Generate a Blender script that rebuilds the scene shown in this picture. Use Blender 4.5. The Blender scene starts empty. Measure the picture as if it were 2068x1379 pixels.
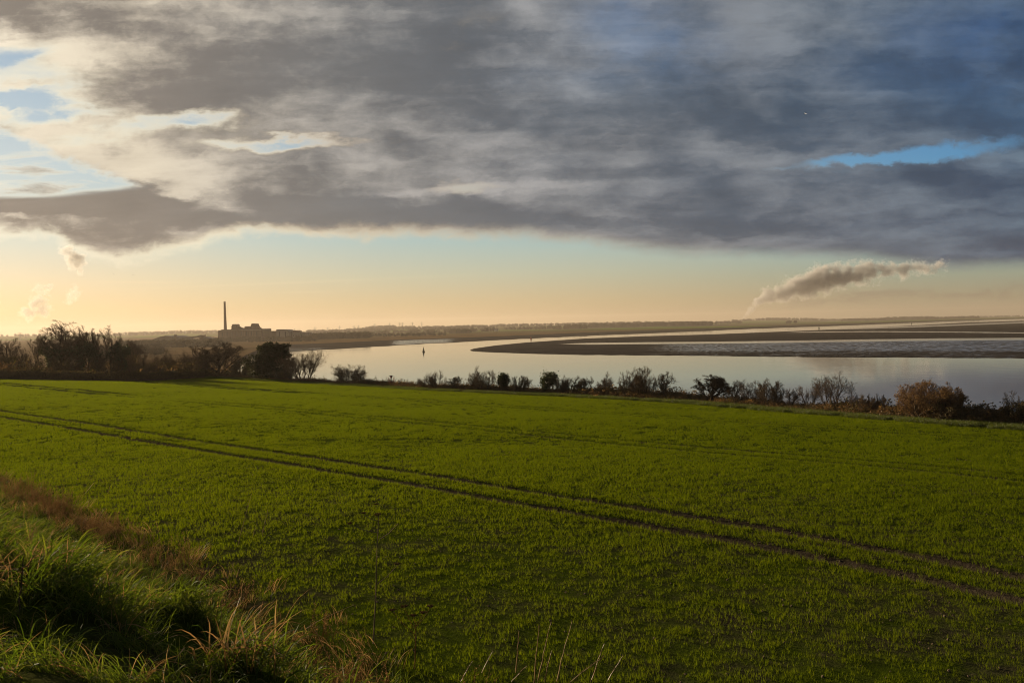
import bpy, math, random
import numpy as np
from mathutils import Vector, Matrix, Euler

random.seed(7)
RNG = np.random.default_rng(11)
R = math.radians
scene = bpy.context.scene
COL = scene.collection

# ------------------------------------------------------------------ camera
CAMZ = 18.0                      # height of the lens above the river
FPX = 1608.0                     # focal length, in pixels of the 2068 wide photo
PITCH, ROLL = R(1.14), R(1.19)


def cam_axes():
    fwd = Vector((0, math.cos(PITCH), -math.sin(PITCH)))
    up0 = Vector((0, math.sin(PITCH), math.cos(PITCH)))
    rt0 = Vector((1, 0, 0))
    rt = rt0 * math.cos(ROLL) - up0 * math.sin(ROLL)
    up = up0 * math.cos(ROLL) + rt0 * math.sin(ROLL)
    return fwd, rt, up


FWD, RT, UP = cam_axes()
CAM = Vector((0, 0, CAMZ))


def ray(px, py):
    """direction of the sight line through a photo pixel, with y = 1 (metres ahead)"""
    d = FWD * FPX + RT * (px - 1034.0) - UP * (py - 689.5)
    return d / d.y


def at(px, py, Y):
    """point on that sight line Y metres ahead"""
    return CAM + ray(px, py) * Y


def on_z(px, py, z):
    """where that sight line meets the level z"""
    d = ray(px, py)
    return CAM + d * ((z - CAMZ) / d.z)


cam_data = bpy.data.cameras.new("camera")
cam_data.sensor_width = 36.0
cam_data.lens = FPX / 2068.0 * 36.0
cam_data.clip_start = 0.1
cam_data.clip_end = 80000
cam = bpy.data.objects.new("camera", cam_data)
COL.objects.link(cam)
cam.matrix_world = Matrix(((RT.x, UP.x, -FWD.x, CAM.x), (RT.y, UP.y, -FWD.y, CAM.y),
                           (RT.z, UP.z, -FWD.z, CAM.z), (0, 0, 0, 1)))
scene.camera = cam

# ------------------------------------------------------------------ helpers


def lin(r, g, b):
    f = lambda c: (c / 12.92 if c <= 0.04045 else ((c + 0.055) / 1.055) ** 2.4)
    return (f(r / 255), f(g / 255), f(b / 255))


def smooth(a, b, x):
    t = np.clip((x - a) / (b - a), 0, 1)
    return t * t * (3 - 2 * t)


class G:
    """tiny expression builder for shader node trees"""

    def __init__(self, tree):
        self.t = tree
        self.n = tree.nodes
        self.l = tree.links

    def put(self, sock, v):
        if isinstance(v, (int, float)):
            sock.default_value = float(v)
        elif isinstance(v, tuple):
            if len(v) == 3 and sock.type == 'RGBA':
                v = (*v, 1.0)
            sock.default_value = v
        else:
            self.l.new(v, sock)

    def m(self, op, a, b=None, c=None, clamp=False):
        n = self.n.new('ShaderNodeMath')
        n.operation = op
        n.use_clamp = clamp
        for s, v in zip(n.inputs, (a, b, c)):
            if v is not None:
                self.put(s, v)
        return n.outputs[0]

    def add(self, *a):
        r = a[0]
        for x in a[1:]:
            r = self.m('ADD', r, x)
        return r

    def sub(self, a, b): return self.m('SUBTRACT', a, b)

    def mul(self, *a):
        r = a[0]
        for x in a[1:]:
            r = self.m('MULTIPLY', r, x)
        return r

    def div(self, a, b): return self.m('DIVIDE', a, b)

    def inv(self, a): return self.m('SUBTRACT', 1.0, a)

    def sstep(self, a, b, x, o0=0.0, o1=1.0):
        n = self.n.new('ShaderNodeMapRange')
        n.interpolation_type = 'SMOOTHSTEP'
        self.put(n.inputs[0], x)
        self.put(n.inputs[1], a)
        self.put(n.inputs[2], b)
        n.inputs[3].default_value = o0
        n.inputs[4].default_value = o1
        return n.outputs[0]

    def lerp(self, a, b, x, o0, o1):
        n = self.n.new('ShaderNodeMapRange')
        n.clamp = True
        self.put(n.inputs[0], x)
        for s, v in zip(n.inputs[1:5], (a, b, o0, o1)):
            s.default_value = v
        return n.outputs[0]

    def mix(self, f, a, b, mode='MIX'):
        n = self.n.new('ShaderNodeMix')
        n.data_type = 'RGBA'
        n.blend_type = mode
        n.clamp_factor = True
        self.put(n.inputs[0], f)
        self.put(n.inputs[6], a)
        self.put(n.inputs[7], b)
        return n.outputs[2]

    def vec(self, x, y, z=0.0):
        n = self.n.new('ShaderNodeCombineXYZ')
        for s, v in zip(n.inputs, (x, y, z)):
            self.put(s, v)
        return n.outputs[0]

    def xyz(self, v):
        n = self.n.new('ShaderNodeSeparateXYZ')
        self.l.new(v, n.inputs[0])
        return n.outputs

    def noise(self, v, scale=1.0, detail=4.0, rough=0.55, dist=0.0, color=False, lac=2.0):
        n = self.n.new('ShaderNodeTexNoise')
        if v is not None:
            self.l.new(v, n.inputs['Vector'])
        self.put(n.inputs['Scale'], scale)
        n.inputs['Detail'].default_value = detail
        n.inputs['Roughness'].default_value = rough
        n.inputs['Lacunarity'].default_value = lac
        n.inputs['Distortion'].default_value = dist
        return n.outputs[1 if color else 0]

    def vmath(self, op, a, b):
        n = self.n.new('ShaderNodeVectorMath')
        n.operation = op
        self.put(n.inputs[0], a)
        if op == 'SCALE':
            self.put(n.inputs[3], b)
        else:
            self.put(n.inputs[1], b)
        return n.outputs[0]

    def ramp(self, x, stops, ease=False):
        n = self.n.new('ShaderNodeValToRGB')
        n.color_ramp.interpolation = 'EASE' if ease else 'LINEAR'
        e = n.color_ramp.elements
        while len(e) < len(stops):
            e.new(0.5)
        for k, (p, c) in enumerate(stops):
            e[k].position = p
        for k, (p, c) in enumerate(stops):
            e[k].color = (*c, 1) if not isinstance(c, (int, float)) else (c, c, c, 1)
        self.put(n.inputs[0], x)
        return n.outputs[0]

    def node(self, kind, **kw):
        n = self.n.new(kind)
        for k, v in kw.items():
            self.put(n.inputs[k.replace('_', ' ')], v)
        return n


def new_mat(name):
    m = bpy.data.materials.new(name)
    m.use_nodes = True
    m.node_tree.nodes.clear()
    g = G(m.node_tree)
    out = m.node_tree.nodes.new('ShaderNodeOutputMaterial')
    return m, g, out


def tag(o, label=None, cat=None, group=None, kind=None):
    if label: o['label'] = label
    if cat: o['category'] = cat
    if group: o['group'] = group
    if kind: o['kind'] = kind
    return o


def empty(name, loc, rz=0.0):
    o = bpy.data.objects.new(name, None)
    o.empty_display_size = 0.3
    COL.objects.link(o)
    o.location = loc
    o.rotation_euler = (0, 0, rz)
    return o


def np_mesh(name, verts, quads=None, tris=None, smooth_shade=False, attrs=None):
    """fast mesh from numpy arrays"""
    me = bpy.data.meshes.new(name)
    verts = np.asarray(verts, np.float32)
    nq = 0 if quads is None else len(quads)
    nt = 0 if tris is None else len(tris)
    me.vertices.add(len(verts))
    me.vertices.foreach_set('co', verts.ravel())
    loops = []
    if nq: loops.append(np.asarray(quads, np.int32).ravel())
    if nt: loops.append(np.asarray(tris, np.int32).ravel())
    loops = np.concatenate(loops)
    me.loops.add(len(loops))
    me.loops.foreach_set('vertex_index', loops)
    me.polygons.add(nq + nt)
    st = np.concatenate([np.arange(nq) * 4, nq * 4 + np.arange(nt) * 3]).astype(np.int32)
    me.polygons.foreach_set('loop_start', st)
    me.update(calc_edges=True)
    me.polygons.foreach_set('use_smooth', np.full(nq + nt, smooth_shade))
    for k, v in (attrs or {}).items():
        a = me.attributes.new(k, 'FLOAT', 'POINT')
        a.data.foreach_set('value', np.asarray(v, np.float32))
    return me


def link(name, me, mat, parent=None, loc=None):
    o = bpy.data.objects.new(name, me)
    COL.objects.link(o)
    if mat is not None:
        me.materials.append(mat)
    if parent is not None:
        o.parent = parent
    if loc is not None:
        o.location = loc
    return o


class MB:
    """collects boxes, prisms and tubes into one mesh"""

    def __init__(self):
        self.v, self.f = [], []

    def poly(self, pts, faces):
        b = len(self.v)
        self.v += [tuple(p) for p in pts]
        self.f += [tuple(b + i for i in f) for f in faces]

    def box(self, x0, x1, y0, y1, z0, z1):
        self.poly([(x0, y0, z0), (x1, y0, z0), (x1, y1, z0), (x0, y1, z0), (x0, y0, z1), (x1, y0, z1), (x1, y1, z1), (x0, y1, z1)],
                  [(3, 2, 1, 0), (4, 5, 6, 7), (0, 1, 5, 4), (1, 2, 6, 5), (2, 3, 7, 6), (3, 0, 4, 7)])

    def prism(self, outline, y0, y1):
        """outline in x,z (counter-clockwise seen from -y), pushed through from y0 to y1"""
        n = len(outline)
        self.poly([(x, y0, z) for x, z in outline] + [(x, y1, z) for x, z in outline],
                  [tuple(range(n)), tuple(reversed(range(n, 2 * n)))] + [((i + 1) % n, i, n + i, n + (i + 1) % n) for i in range(n)])

    def tube(self, pts, rad, k=6, cap=True):
        pts = [Vector(p) for p in pts]
        n = len(pts)
        rings = []
        for i, p in enumerate(pts):
            d = (pts[min(i + 1, n - 1)] - pts[max(i - 1, 0)]).normalized()
            a = d.cross(Vector((0.31, 0.95, 0.05)))
            if a.length < 1e-3: a = d.cross(Vector((1, 0, 0)))
            a.normalize()
            b = d.cross(a)
            r = rad[i] if isinstance(rad, (list, tuple)) else rad
            rings.append([p + (a * math.cos(6.2832 * j / k) + b * math.sin(6.2832 * j / k)) * r for j in range(k)])
        F = []
        for i in range(n - 1):
            for j in range(k):
                F.append((i * k + j, i * k + (j + 1) % k, (i + 1) * k + (j + 1) % k, (i + 1) * k + j))
        if cap:
            F += [tuple(reversed(range(k))), tuple(range((n - 1) * k, n * k))]
        self.poly([p for r in rings for p in r], F)

    def lathe(self, prof, k=12, c=(0, 0)):
        """prof: list of (radius, z)"""
        V, F = [], []
        for r, z in prof:
            V += [(c[0] + r * math.cos(6.2832 * j / k), c[1] + r * math.sin(6.2832 * j / k), z) for j in range(k)]
        for i in range(len(prof) - 1):
            for j in range(k):
                F.append((i * k + j, i * k + (j + 1) % k, (i + 1) * k + (j + 1) % k, (i + 1) * k + j))
        F += [tuple(reversed(range(k))), tuple(range((len(prof) - 1) * k, len(prof) * k))]
        self.poly(V, F)

    def build(self, name, mat, parent=None, loc=None):
        me = bpy.data.meshes.new(name)
        me.from_pydata(self.v, [], self.f)
        me.validate()
        return link(name, me, mat, parent, loc)
# ------------------------------------------------------------------ sky, sun, render settings
SUN_AZ, SUN_EL = R(-51), R(9.6)          # left of the view axis, low
SUN_DIR = Vector((math.sin(SUN_AZ) * math.cos(SUN_EL), math.cos(SUN_AZ) * math.cos(SUN_EL), math.sin(SUN_EL)))


def build_world():
    w = bpy.data.worlds.new("World")
    scene.world = w
    w.use_nodes = True
    w.node_tree.nodes.clear()
    g = G(w.node_tree)
    out = g.n.new('ShaderNodeOutputWorld')
    bg = g.n.new('ShaderNodeBackground')
    bg.inputs[1].default_value = 0.1
    g.l.new(bg.outputs[0], out.inputs[0])

    tc = g.n.new('ShaderNodeTexCoord')
    D = tc.outputs['Generated']
    dx, dy, dz = g.xyz(D)
    yy = g.m('MAXIMUM', dy, 0.12)
    zz = g.m('MAXIMUM', dz, 0.0)
    # compass bearing and height of the direction, on the scale of 1608 to the unit tangent
    X = g.add(g.mul(g.div(dx, yy), 1608.0), 1034.0)
    X = g.m('MINIMUM', g.m('MAXIMUM', X, -4000.0), 6000.0)
    V = g.m('MINIMUM', g.mul(g.div(zz, yy), 1608.0), 4000.0)

    nish = g.n.new('ShaderNodeTexSky')
    nish.sky_type = 'NISHITA'
    nish.sun_disc = False
    nish.sun_elevation = SUN_EL
    nish.sun_rotation = SUN_AZ
    nish.altitude = 20
    nish.air_density = 1.0
    nish.dust_density = 1.5
    nish.ozone_density = 1.0

    u = g.lerp(0.0, 2068.0, X, 0.0, 1.0)
    EXPO = 1.0
    K = 10.0 / 2 ** EXPO
    c = lambda r, gg, b: tuple(K * q for q in lin(r, gg, b))
    # clear air between and below the clouds: low band to zenith, for the sunward and the far side
    h = g.lerp(0.0, 800.0, V, 0.0, 1.0)
    left = g.ramp(h, [(0.0, c(216, 186, 140)), (0.06, c(226, 200, 152)), (0.13, c(222, 206, 174)), (0.23, c(198, 206, 196)), (0.42, c(178, 198, 206)), (0.62, c(158, 184, 202)), (1.0, c(104, 144, 182))])
    mid = g.ramp(h, [(0.0, c(208, 174, 124)), (0.06, c(202, 180, 138)), (0.13, c(186, 188, 164)), (0.22, c(160, 188, 188)), (0.42, c(128, 172, 198)), (0.62, c(86, 128, 168)), (1.0, c(54, 94, 142))])
    right = g.ramp(h, [(0.0, c(150, 134, 106)), (0.05, c(154, 146, 118)), (0.11, c(144, 156, 138)), (0.2, c(132, 170, 174)), (0.4, c(78, 142, 186)), (0.62, c(48, 98, 156)), (1.0, c(30, 68, 122))])
    skyc = g.mix(g.sstep(0.0, 0.5, u), left, mid)
    skyc = g.mix(g.sstep(0.42, 1.0, u), skyc, right)
    skyc = g.mix(0.05, skyc, nish.outputs[0])

    # -------- clouds: a broken deck seen in perspective
    zc = g.add(g.m('MAXIMUM', dz, 0.012), 0.055)
    px = g.div(dx, zc)
    py = g.div(dy, zc)
    P = g.vec(px, g.mul(py, 0.75), 0.0)
    warp = g.vmath('SCALE', g.vmath('SUBTRACT', g.noise(P, 0.55, 3, color=True), (0.5, 0.5, 0.5)), 0.9)
    Pw = g.vmath('ADD', P, warp)
    n1 = g.noise(Pw, 0.62, 6, 0.5)                     # masses
    n2 = g.noise(g.vmath('ADD', Pw, (13.0, 5.0, 2.0)), 1.7, 6, 0.52)     # lumps
    n3 = g.noise(g.vmath('ADD', P, (3.0, 25.0, 7.0)), 5.2, 6, 0.62)      # wisps
    # ragged edges need a second, rounder noise measured across the sky
    S = g.vec(g.mul(X, 0.01), g.mul(V, 0.017), 0.0)
    Sw = g.vmath('ADD', S, g.vmath('SCALE', g.vmath('SUBTRACT', g.noise(S, 1.1, 3, color=True), (0.5, 0.5, 0.5)), 0.9))
    e1 = g.noise(Sw, 0.75, 8, 0.6)
    e2 = g.noise(g.vmath('ADD', Sw, (7.0, 3.0, 1.0)), 2.6, 8, 0.62)
    streak = g.noise(g.vec(g.mul(X, 0.0032), g.mul(V, 0.03), 3.0), 1.0, 7, 0.6, 0.6)

    wn = g.noise(g.vec(g.mul(X, 0.0075), g.mul(V, 0.02), 9.0), 1.0, 6, 0.62, color=True)
    wx, wy, wz = g.xyz(wn)
    XW = g.add(X, g.mul(g.sub(wx, 0.5), 260.0))
    VW = g.add(V, g.mul(g.sub(wy, 0.5), 85.0))

    def blob(x, y, rx, ry, tilt=0.0, p=1.0, X=XW, V=VW):
        """soft ellipse; x,y as seen in the photo, tilt rises to the right"""
        v0 = 657.5 - 0.02077 * (x - 1034) - y
        ddx = g.sub(X, float(x))
        ddv = g.sub(g.sub(V, float(v0)), g.mul(ddx, float(tilt)))
        q = g.add(g.m('POWER', g.mul(ddx, 1.0 / rx), 2.0), g.m('POWER', g.mul(ddv, 1.0 / ry), 2.0))
        return g.m('EXPONENT', g.mul(q, -p))

    def curve(pts):
        """height of a line across the sky (photo pixels) as a function of bearing"""
        xs = g.lerp(-400.0, 2468.0, X, 0.0, 1.0)
        st = []
        for x, y in pts:
            st.append(((x + 400) / 2868.0, (657.5 - 0.02077 * (x - 1034) - y) / 1000.0))
        n = g.n.new('ShaderNodeFloatCurve')
        cv = n.mapping.curves[0]
        for k, (a, b) in enumerate(st):
            if k < 2:
                cv.points[0 if k == 0 else -1].location = (a, b)
            else:
                cv.points.new(a, b)
        n.mapping.update()
        g.put(n.inputs[1], xs)
        return g.mul(n.outputs[0], 1000.0)

    XS = g.add(X, g.mul(g.sub(wx, 0.5), 110.0))
    VS = g.add(V, g.add(g.mul(g.sub(wz, 0.5), 26.0), g.mul(g.sub(e2, 0.5), 34.0)))
    # lower edge of the deck
    low = curve([(-400, 470), (0, 486), (110, 490), (180, 520), (255, 537), (330, 521), (400, 508), (450, 486), (520, 481), (700, 486), (850, 482), (1000, 487), (1150, 494), (1300, 512), (1450, 521), (1600, 523), (1750, 528), (1900, 546), (2068, 545), (2468, 548)])
    over = g.sub(V, low)
    wob = g.add(g.mul(g.sub(e1, 0.5), 46.0), g.mul(g.sub(e2, 0.5), 44.0))
    wob = g.mul(wob, g.lerp(0.1, 0.75, u, 1.0, 0.35))
    deck = g.sstep(-7.0, 30.0, g.add(over, wob))

    # the wedge of open sky at the left, and where its streaks lie
    wt = curve([(-400, 150), (0, 258), (90, 300), (180, 340), (285, 374), (330, 398), (420, 480), (700, 520), (1000, 520), (2468, 520)])
    wb = curve([(-400, 415), (0, 400), (90, 399), (180, 391), (285, 379), (330, 370), (420, 330), (700, 300), (1000, 300), (2468, 300)])
    wedge = g.mul(g.sstep(-16.0, 14.0, g.add(g.sub(wt, V), g.mul(g.sub(e2, 0.5), 50.0))),
                  g.sstep(-6.0, 9.0, g.add(g.sub(V, wb), g.mul(g.sub(streak, 0.5), 20.0))))
    wisps = g.sstep(0.5, 0.72, g.add(streak, g.mul(blob(40, 348, 110, 20), 0.16), g.mul(blob(160, 376, 150, 14), 0.14)))
    wedge = g.mul(wedge, g.sub(1.0, g.mul(wisps, 0.85)))

    # openings: loosened by gaussians, cut ragged by the noises
    gap = g.add(g.mul(blob(30, 170, 230, 95, 0.1), 0.30), g.mul(blob(20, 205, 170, 30, 0.1, X=XS, V=VS), 0.30), g.mul(blob(120, 240, 170, 12, 0.1, X=XS, V=VS), 0.25), g.mul(blob(30, 120, 120, 16, 0.2, X=XS, V=VS), 0.3), g.mul(blob(40, 178, 120, 9, 0.1, X=XS, V=VS), -0.3), g.mul(blob(20, 222, 160, 8, 0.0, X=XS, V=VS), -0.25), g.mul(blob(70, 215, 130, 22, -0.1), 0.4), g.mul(blob(150, 150, 90, 40), 0.25), g.mul(blob(-60, 120, 120, 40), 0.4),
                g.mul(blob(230, 270, 150, 26, 0.15), 0.40), g.mul(blob(410, 245, 110, 18), 0.42), g.mul(blob(540, 290, 160, 18), 0.36), g.mul(blob(640, 290, 140, 14), 0.2), g.mul(blob(950, 375, 120, 16, 0.05), 0.42),
                g.mul(blob(1870, 317, 200, 20, 0.12, X=XS, V=VS), 0.86), g.mul(blob(1690, 325, 80, 12, 0.05, X=XS, V=VS), 0.6), g.mul(blob(1580, 342, 70, 8, X=XS, V=VS), 0.35), g.mul(blob(1780, 338, 120, 6, X=XS, V=VS), -0.3))
    gap = g.add(gap, g.mul(blob(1385, 82, 70, 30, 0.1, X=XS, V=VS), 0.22), g.mul(blob(2060, 170, 120, 60), 0.2), g.mul(blob(1010, 30, 120, 40), 0.14))
    M = g.vec(g.mul(X, 0.0027), g.mul(g.m('LOGARITHM', g.add(g.m('MAXIMUM', VW, -300.0), 488.0), 2.718282), 6.6), 5.0)
    m1 = g.noise(M, 1.0, 8, 0.56, 0.2)
    m2 = g.noise(g.vmath('ADD', M, (4.0, 9.0, 2.0)), 2.2, 8, 0.58, 0.1)
    nn = g.add(g.mul(g.sub(n1, 0.5), 0.35), g.mul(g.sub(n2, 0.5), 0.3), g.mul(g.sub(m1, 0.5), 0.5), g.mul(g.sub(m2, 0.5), 0.5), g.mul(g.sub(e2, 0.5), 0.4))
    body = g.add(0.92, g.mul(nn, 1.0), g.mul(gap, -1.0))
    gap_f = g.add(-0.35, g.mul(e2, 1.5), g.mul(m2, 0.7), g.mul(e1, 0.6))
    nn = g.mul(nn, g.add(1.0, g.mul(gap, 1.1)))
    body = g.add(0.92, nn, g.mul(gap, gap_f, -1.0))
    cover = g.sstep(0.06, 0.66, body)
    dens = g.mul(deck, cover, g.inv(wedge))

    # loose puffs below the deck and thin far bars
    bars = g.mul(g.add(blob(1790, 598, 130, 10, 0.02), blob(1990, 590, 90, 9), g.mul(blob(1640, 606, 80, 7), 0.7)), g.sstep(0.36, 0.66, g.add(e2, g.mul(streak, 0.25))), 0.5)
    lit_bars = g.mul(g.add(blob(270, 570, 90, 2.2, -0.03, X=X, V=V), g.mul(blob(520, 574, 330, 2.5, 0.02, X=X, V=V), 0.5), g.mul(blob(620, 590, 60, 2.2, X=X, V=V), 0.4)), 0.3)

    # -------- shade of the cloud: how thick it is, and how near the sun
    near = g.m('EXPONENT', g.mul(X, -1 / 720.0))         # 1 at the left edge, falling right
    near = g.m('MINIMUM', near, 1.4)
    dark = g.ramp(u, [(0.0, c(138, 130, 121)), (0.16, c(126, 121, 116)), (0.34, c(106, 109, 112)), (0.55, c(84, 95, 107)), (0.78, c(61, 81, 101)), (1.0, c(44, 70, 97))])
    lite = g.ramp(u, [(0.0, c(242, 229, 206)), (0.14, c(222, 210, 188)), (0.32, c(182, 177, 169)), (0.5, c(162, 162, 162)), (0.75, c(128, 135, 143)), (1.0, c(96, 116, 134))])
    rim = g.ramp(u, [(0.0, c(255, 246, 218)), (0.2, c(255, 240, 206)), (0.35, c(244, 216, 174)), (0.52, c(214, 194, 162)), (0.75, c(162, 152, 136)), (1.0, c(118, 122, 122))])
    lumps = g.add(g.mul(n1, 0.16), g.mul(n2, 0.20), g.mul(n3, 0.03), g.mul(streak, 0.13), g.mul(m1, 0.40), g.mul(m2, 0.20))
    # broad light and dark areas of the deck
    area = g.add(g.mul(blob(100, 130, 240, 80), 0.16), g.mul(blob(60, 250, 300, 50, -0.35), 0.26), g.mul(blob(300, 350, 130, 34, -0.3), 0.30), g.mul(blob(560, 250, 260, 60), 0.13), g.mul(blob(970, 385, 200, 22), 0.17), g.mul(blob(750, 330, 260, 25), 0.06),
                 g.mul(blob(1540, 60, 130, 70), 0.20), g.mul(blob(1560, 320, 140, 18), 0.13), g.mul(blob(1790, 300, 120, 16, 0.1), 0.15), g.mul(blob(2030, 305, 90, 18), 0.16), g.mul(blob(1150, 300, 200, 40), 0.04))
    area = g.add(area, g.mul(blob(620, 130, 330, 120, 0.1), -0.08), g.mul(blob(400, 425, 400, 38, -0.02), -0.32), g.mul(blob(860, 440, 330, 34), -0.16), g.mul(blob(980, 381, 170, 9, 0.03, X=XS, V=VS), 0.24), g.mul(blob(700, 160, 330, 90), -0.08), g.mul(blob(300, 470, 170, 40), -0.08), g.mul(blob(1000, 340, 330, 30), -0.07), g.mul(blob(1350, 260, 500, 90), -0.06), g.mul(blob(1900, 130, 300, 160), -0.06), g.mul(blob(1800, 450, 500, 60), -0.02), g.mul(blob(50, 22, 170, 36, -0.1), -0.22), g.mul(blob(300, 60, 200, 60, -0.2), -0.10), g.mul(blob(330, 195, 170, 30, -0.1), -0.10), g.mul(blob(140, 415, 260, 16, 0.02), -0.2), g.mul(blob(60, 445, 200, 14), 0.16))
    # relief: cloud swelling towards the low sun at the left is lit, the far side shaded
    Mo = g.vmath('ADD', M, (-0.16, -0.13, 0.0))
    q1 = g.noise(Mo, 1.0, 5, 0.5, 0.2)
    q2 = g.noise(g.vmath('ADD', Mo, (4.0, 9.0, 2.0)), 2.2, 5, 0.5, 0.1)
    relief = g.add(g.mul(g.sub(m1, q1), 0.75), g.mul(g.sub(m2, q2), 0.28))
    light = g.sstep(0.31, 0.95, g.add(0.55, g.mul(g.sub(lumps, 0.55), g.lerp(0.0, 0.5, u, 2.5, 1.5)), g.mul(g.add(g.mul(g.sub(e1, 0.5), 0.75), g.mul(g.sub(e2, 0.5), 0.35)), g.lerp(0.0, 0.6, u, 1.0, 0.28)), g.mul(area, 1.45), g.mul(relief, g.lerp(0.0, 0.7, u, 1.0, 0.8))))
    # thin cloud lets the light through
    thin = g.inv(g.sstep(0.10, 0.95, g.mul(g.sstep(0.14, 0.86, body), g.sstep(-8.0, 46.0, g.add(over, g.mul(wob, 0.9))), g.inv(g.mul(wedge, 0.9)))))
    cl = g.mix(light, dark, lite)
    tex = g.add(1.0, g.mul(g.sub(m2, 0.5), 0.42), g.mul(g.sub(n2, 0.5), 0.30), g.mul(g.sub(streak, 0.5), 0.30))
    cl = g.mix(1.0, cl, g.vec(tex, tex, tex), 'MULTIPLY')
    cl = g.mix(g.mul(thin, g.lerp(0.25, 0.75, u, 1.0, 0.12)), cl, rim)
    edge_l = g.mul(g.m('EXPONENT', g.mul(g.m('POWER', g.mul(g.sub(g.add(over, wob), 9.0), 1 / 13.0), 2.0), -1.0)), g.sstep(0.34, 0.62, g.add(g.mul(e2, 0.6), g.mul(m2, 0.4))), g.lerp(0.0, 0.62, u, 1.0, 0.25))
    cl = g.mix(edge_l, cl, rim)
    veil = g.add(g.mul(blob(1340, 95, 150, 80, X=XS, V=VS), 0.55), g.mul(blob(1985, 70, 230, 100, 0.2, X=XS, V=VS), 0.5), g.mul(blob(2060, 200, 130, 70, X=XS, V=VS), 0.35), g.mul(blob(1240, 20, 90, 40, X=XS, V=VS), 0.4), g.mul(blob(1130, 180, 120, 60), 0.12))
    dens = g.mul(dens, g.inv(g.mul(veil, g.sstep(0.25, 0.7, g.add(g.mul(m2, 0.5), g.mul(e1, 0.5))))))
    col = g.mix(dens, skyc, cl)
    col = g.mix(bars, col, g.ramp(u, [(0.0, c(150, 130, 110)), (1.0, c(128, 112, 98))]))
    col = g.mix(lit_bars, col, c(250, 226, 180))
    # what lies overhead and behind the viewer: the same deck, even and grey
    back = g.sstep(0.10, 0.35, dy)
    col = g.mix(back, c(56, 66, 80), col)
    g.l.new(col, bg.inputs[0])
    w.cycles.sampling_method = 'MANUAL'
    w.cycles.sample_map_resolution = 512


build_world()

sun = bpy.data.lights.new("sun", 'SUN')
sun.energy = 4.6
sun.angle = R(0.6)
sun.color = (1.0, 0.79, 0.53)
sun_o = bpy.data.objects.new("sun", sun)
COL.objects.link(sun_o)
sun_o.rotation_euler = SUN_DIR.to_track_quat('Z', 'Y').to_euler()
sun_o.location = (0, 0, 60)

scene.view_settings.view_transform = 'Standard'
scene.view_settings.look = 'None'
scene.view_settings.exposure = 1.0
scene.view_settings.gamma = 1.0
cy = scene.cycles
cy.use_denoising = True
cy.filter_width = 1.05
cy.max_bounces = 6
cy.diffuse_bounces = 2
cy.glossy_bounces = 3
cy.transmission_bounces = 3
cy.transparent_max_bounces = 8
cy.volume_bounces = 0
cy.volume_step_rate = 0.45
cy.volume_max_steps = 256
cy.sample_clamp_indirect = 6
cy.use_adaptive_sampling = False
# ------------------------------------------------------------------ the lie of the land
SX, SY = 0.0337, 0.0370           # fall of the field to the right and ahead
AX, BX = np.array([-0.7690, 0.6392]), np.array([0.6392, 0.7690])    # along and across the tramlines


def plane_z(x, y):
    return 13.0 - SX * x - SY * y


def to_uv(x, y):
    return x * AX[0] + y * AX[1], x * BX[0] + y * BX[1]


def bend(u):
    t = np.maximum(0, 12 - u)
    return np.where(t < 25, 0.0115 * t * t, 0.0115 * (625 + 50 * (t - 25)))


def from_uw(u, w):
    v = w - bend(u)
    return u * AX[0] + v * BX[0], u * AX[1] + v * BX[1]


def to_uw(x, y):
    u, v = to_uv(x, y)
    return u, v + bend(u)


def on_field(px, py):
    d = ray(px, py)
    t = 5.0 / (-d.z - SX * d.x - SY)
    return CAM + d * t


EDGE_PX = [(-500, 771), (-150, 766), (0, 765), (150, 767), (250, 769), (330, 768), (430, 762), (470, 765), (640, 775), (850, 787), (1100, 798), (1250, 806), (1400, 815), (1560, 827), (1700, 838), (1900, 856), (2068, 866), (2300, 884), (2600, 905)]
_e = [on_field(*p) for p in EDGE_PX]
EDGE_PHI = np.array([math.atan2(p.x, p.y) for p in _e])
EDGE_R = np.array([math.hypot(p.x, p.y) for p in _e])


def beyond(x, y):
    """metres past the far edge of the field (negative on it)"""
    phi = np.arctan2(x, np.maximum(y, 1e-3))
    return np.hypot(x, y) - np.interp(phi, EDGE_PHI, EDGE_R)


def vnoise(x, y, s, seed=0):
    """smooth value noise, vectorised"""
    x = np.asarray(x, float) / s + 37.7 * seed
    y = np.asarray(y, float) / s - 19.3 * seed
    xi, yi = np.floor(x).astype(np.int64), np.floor(y).astype(np.int64)
    fx, fy = x - xi, y - yi
    fx, fy = fx * fx * (3 - 2 * fx), fy * fy * (3 - 2 * fy)

    def h(a, b):
        n = (a * 374761393 + b * 668265263 + seed * 1442695) & 0x7fffffff
        n = ((n ^ (n >> 13)) * 1274126177) & 0x7fffffff
        return ((n ^ (n >> 16)) & 0xffff) / 65535.0
    return (h(xi, yi) * (1 - fx) + h(xi + 1, yi) * fx) * (1 - fy) + (h(xi, yi + 1) * (1 - fx) + h(xi + 1, yi + 1) * fx) * fy


def toe(u):
    return 8.0 + 0.085 * (np.clip(u, 0, 60) - 9)


TRAM = [20.7, 39.0, 57.8, 76.5]
GAUGE = 2.1


def groove(u, w):
    """wheel ruts: 0..1"""
    g = np.zeros_like(w)
    wig = (vnoise(u, u * 0, 6.0, 3) - 0.5) * 0.12
    for t in TRAM:
        for k in (0, GAUGE):
            d = np.abs(w + wig - t - k)
            g = np.maximum(g, (1 - smooth(0.20, 0.42, d)) * (1.0 if t < 30 else 0.55))
    return g


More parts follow.
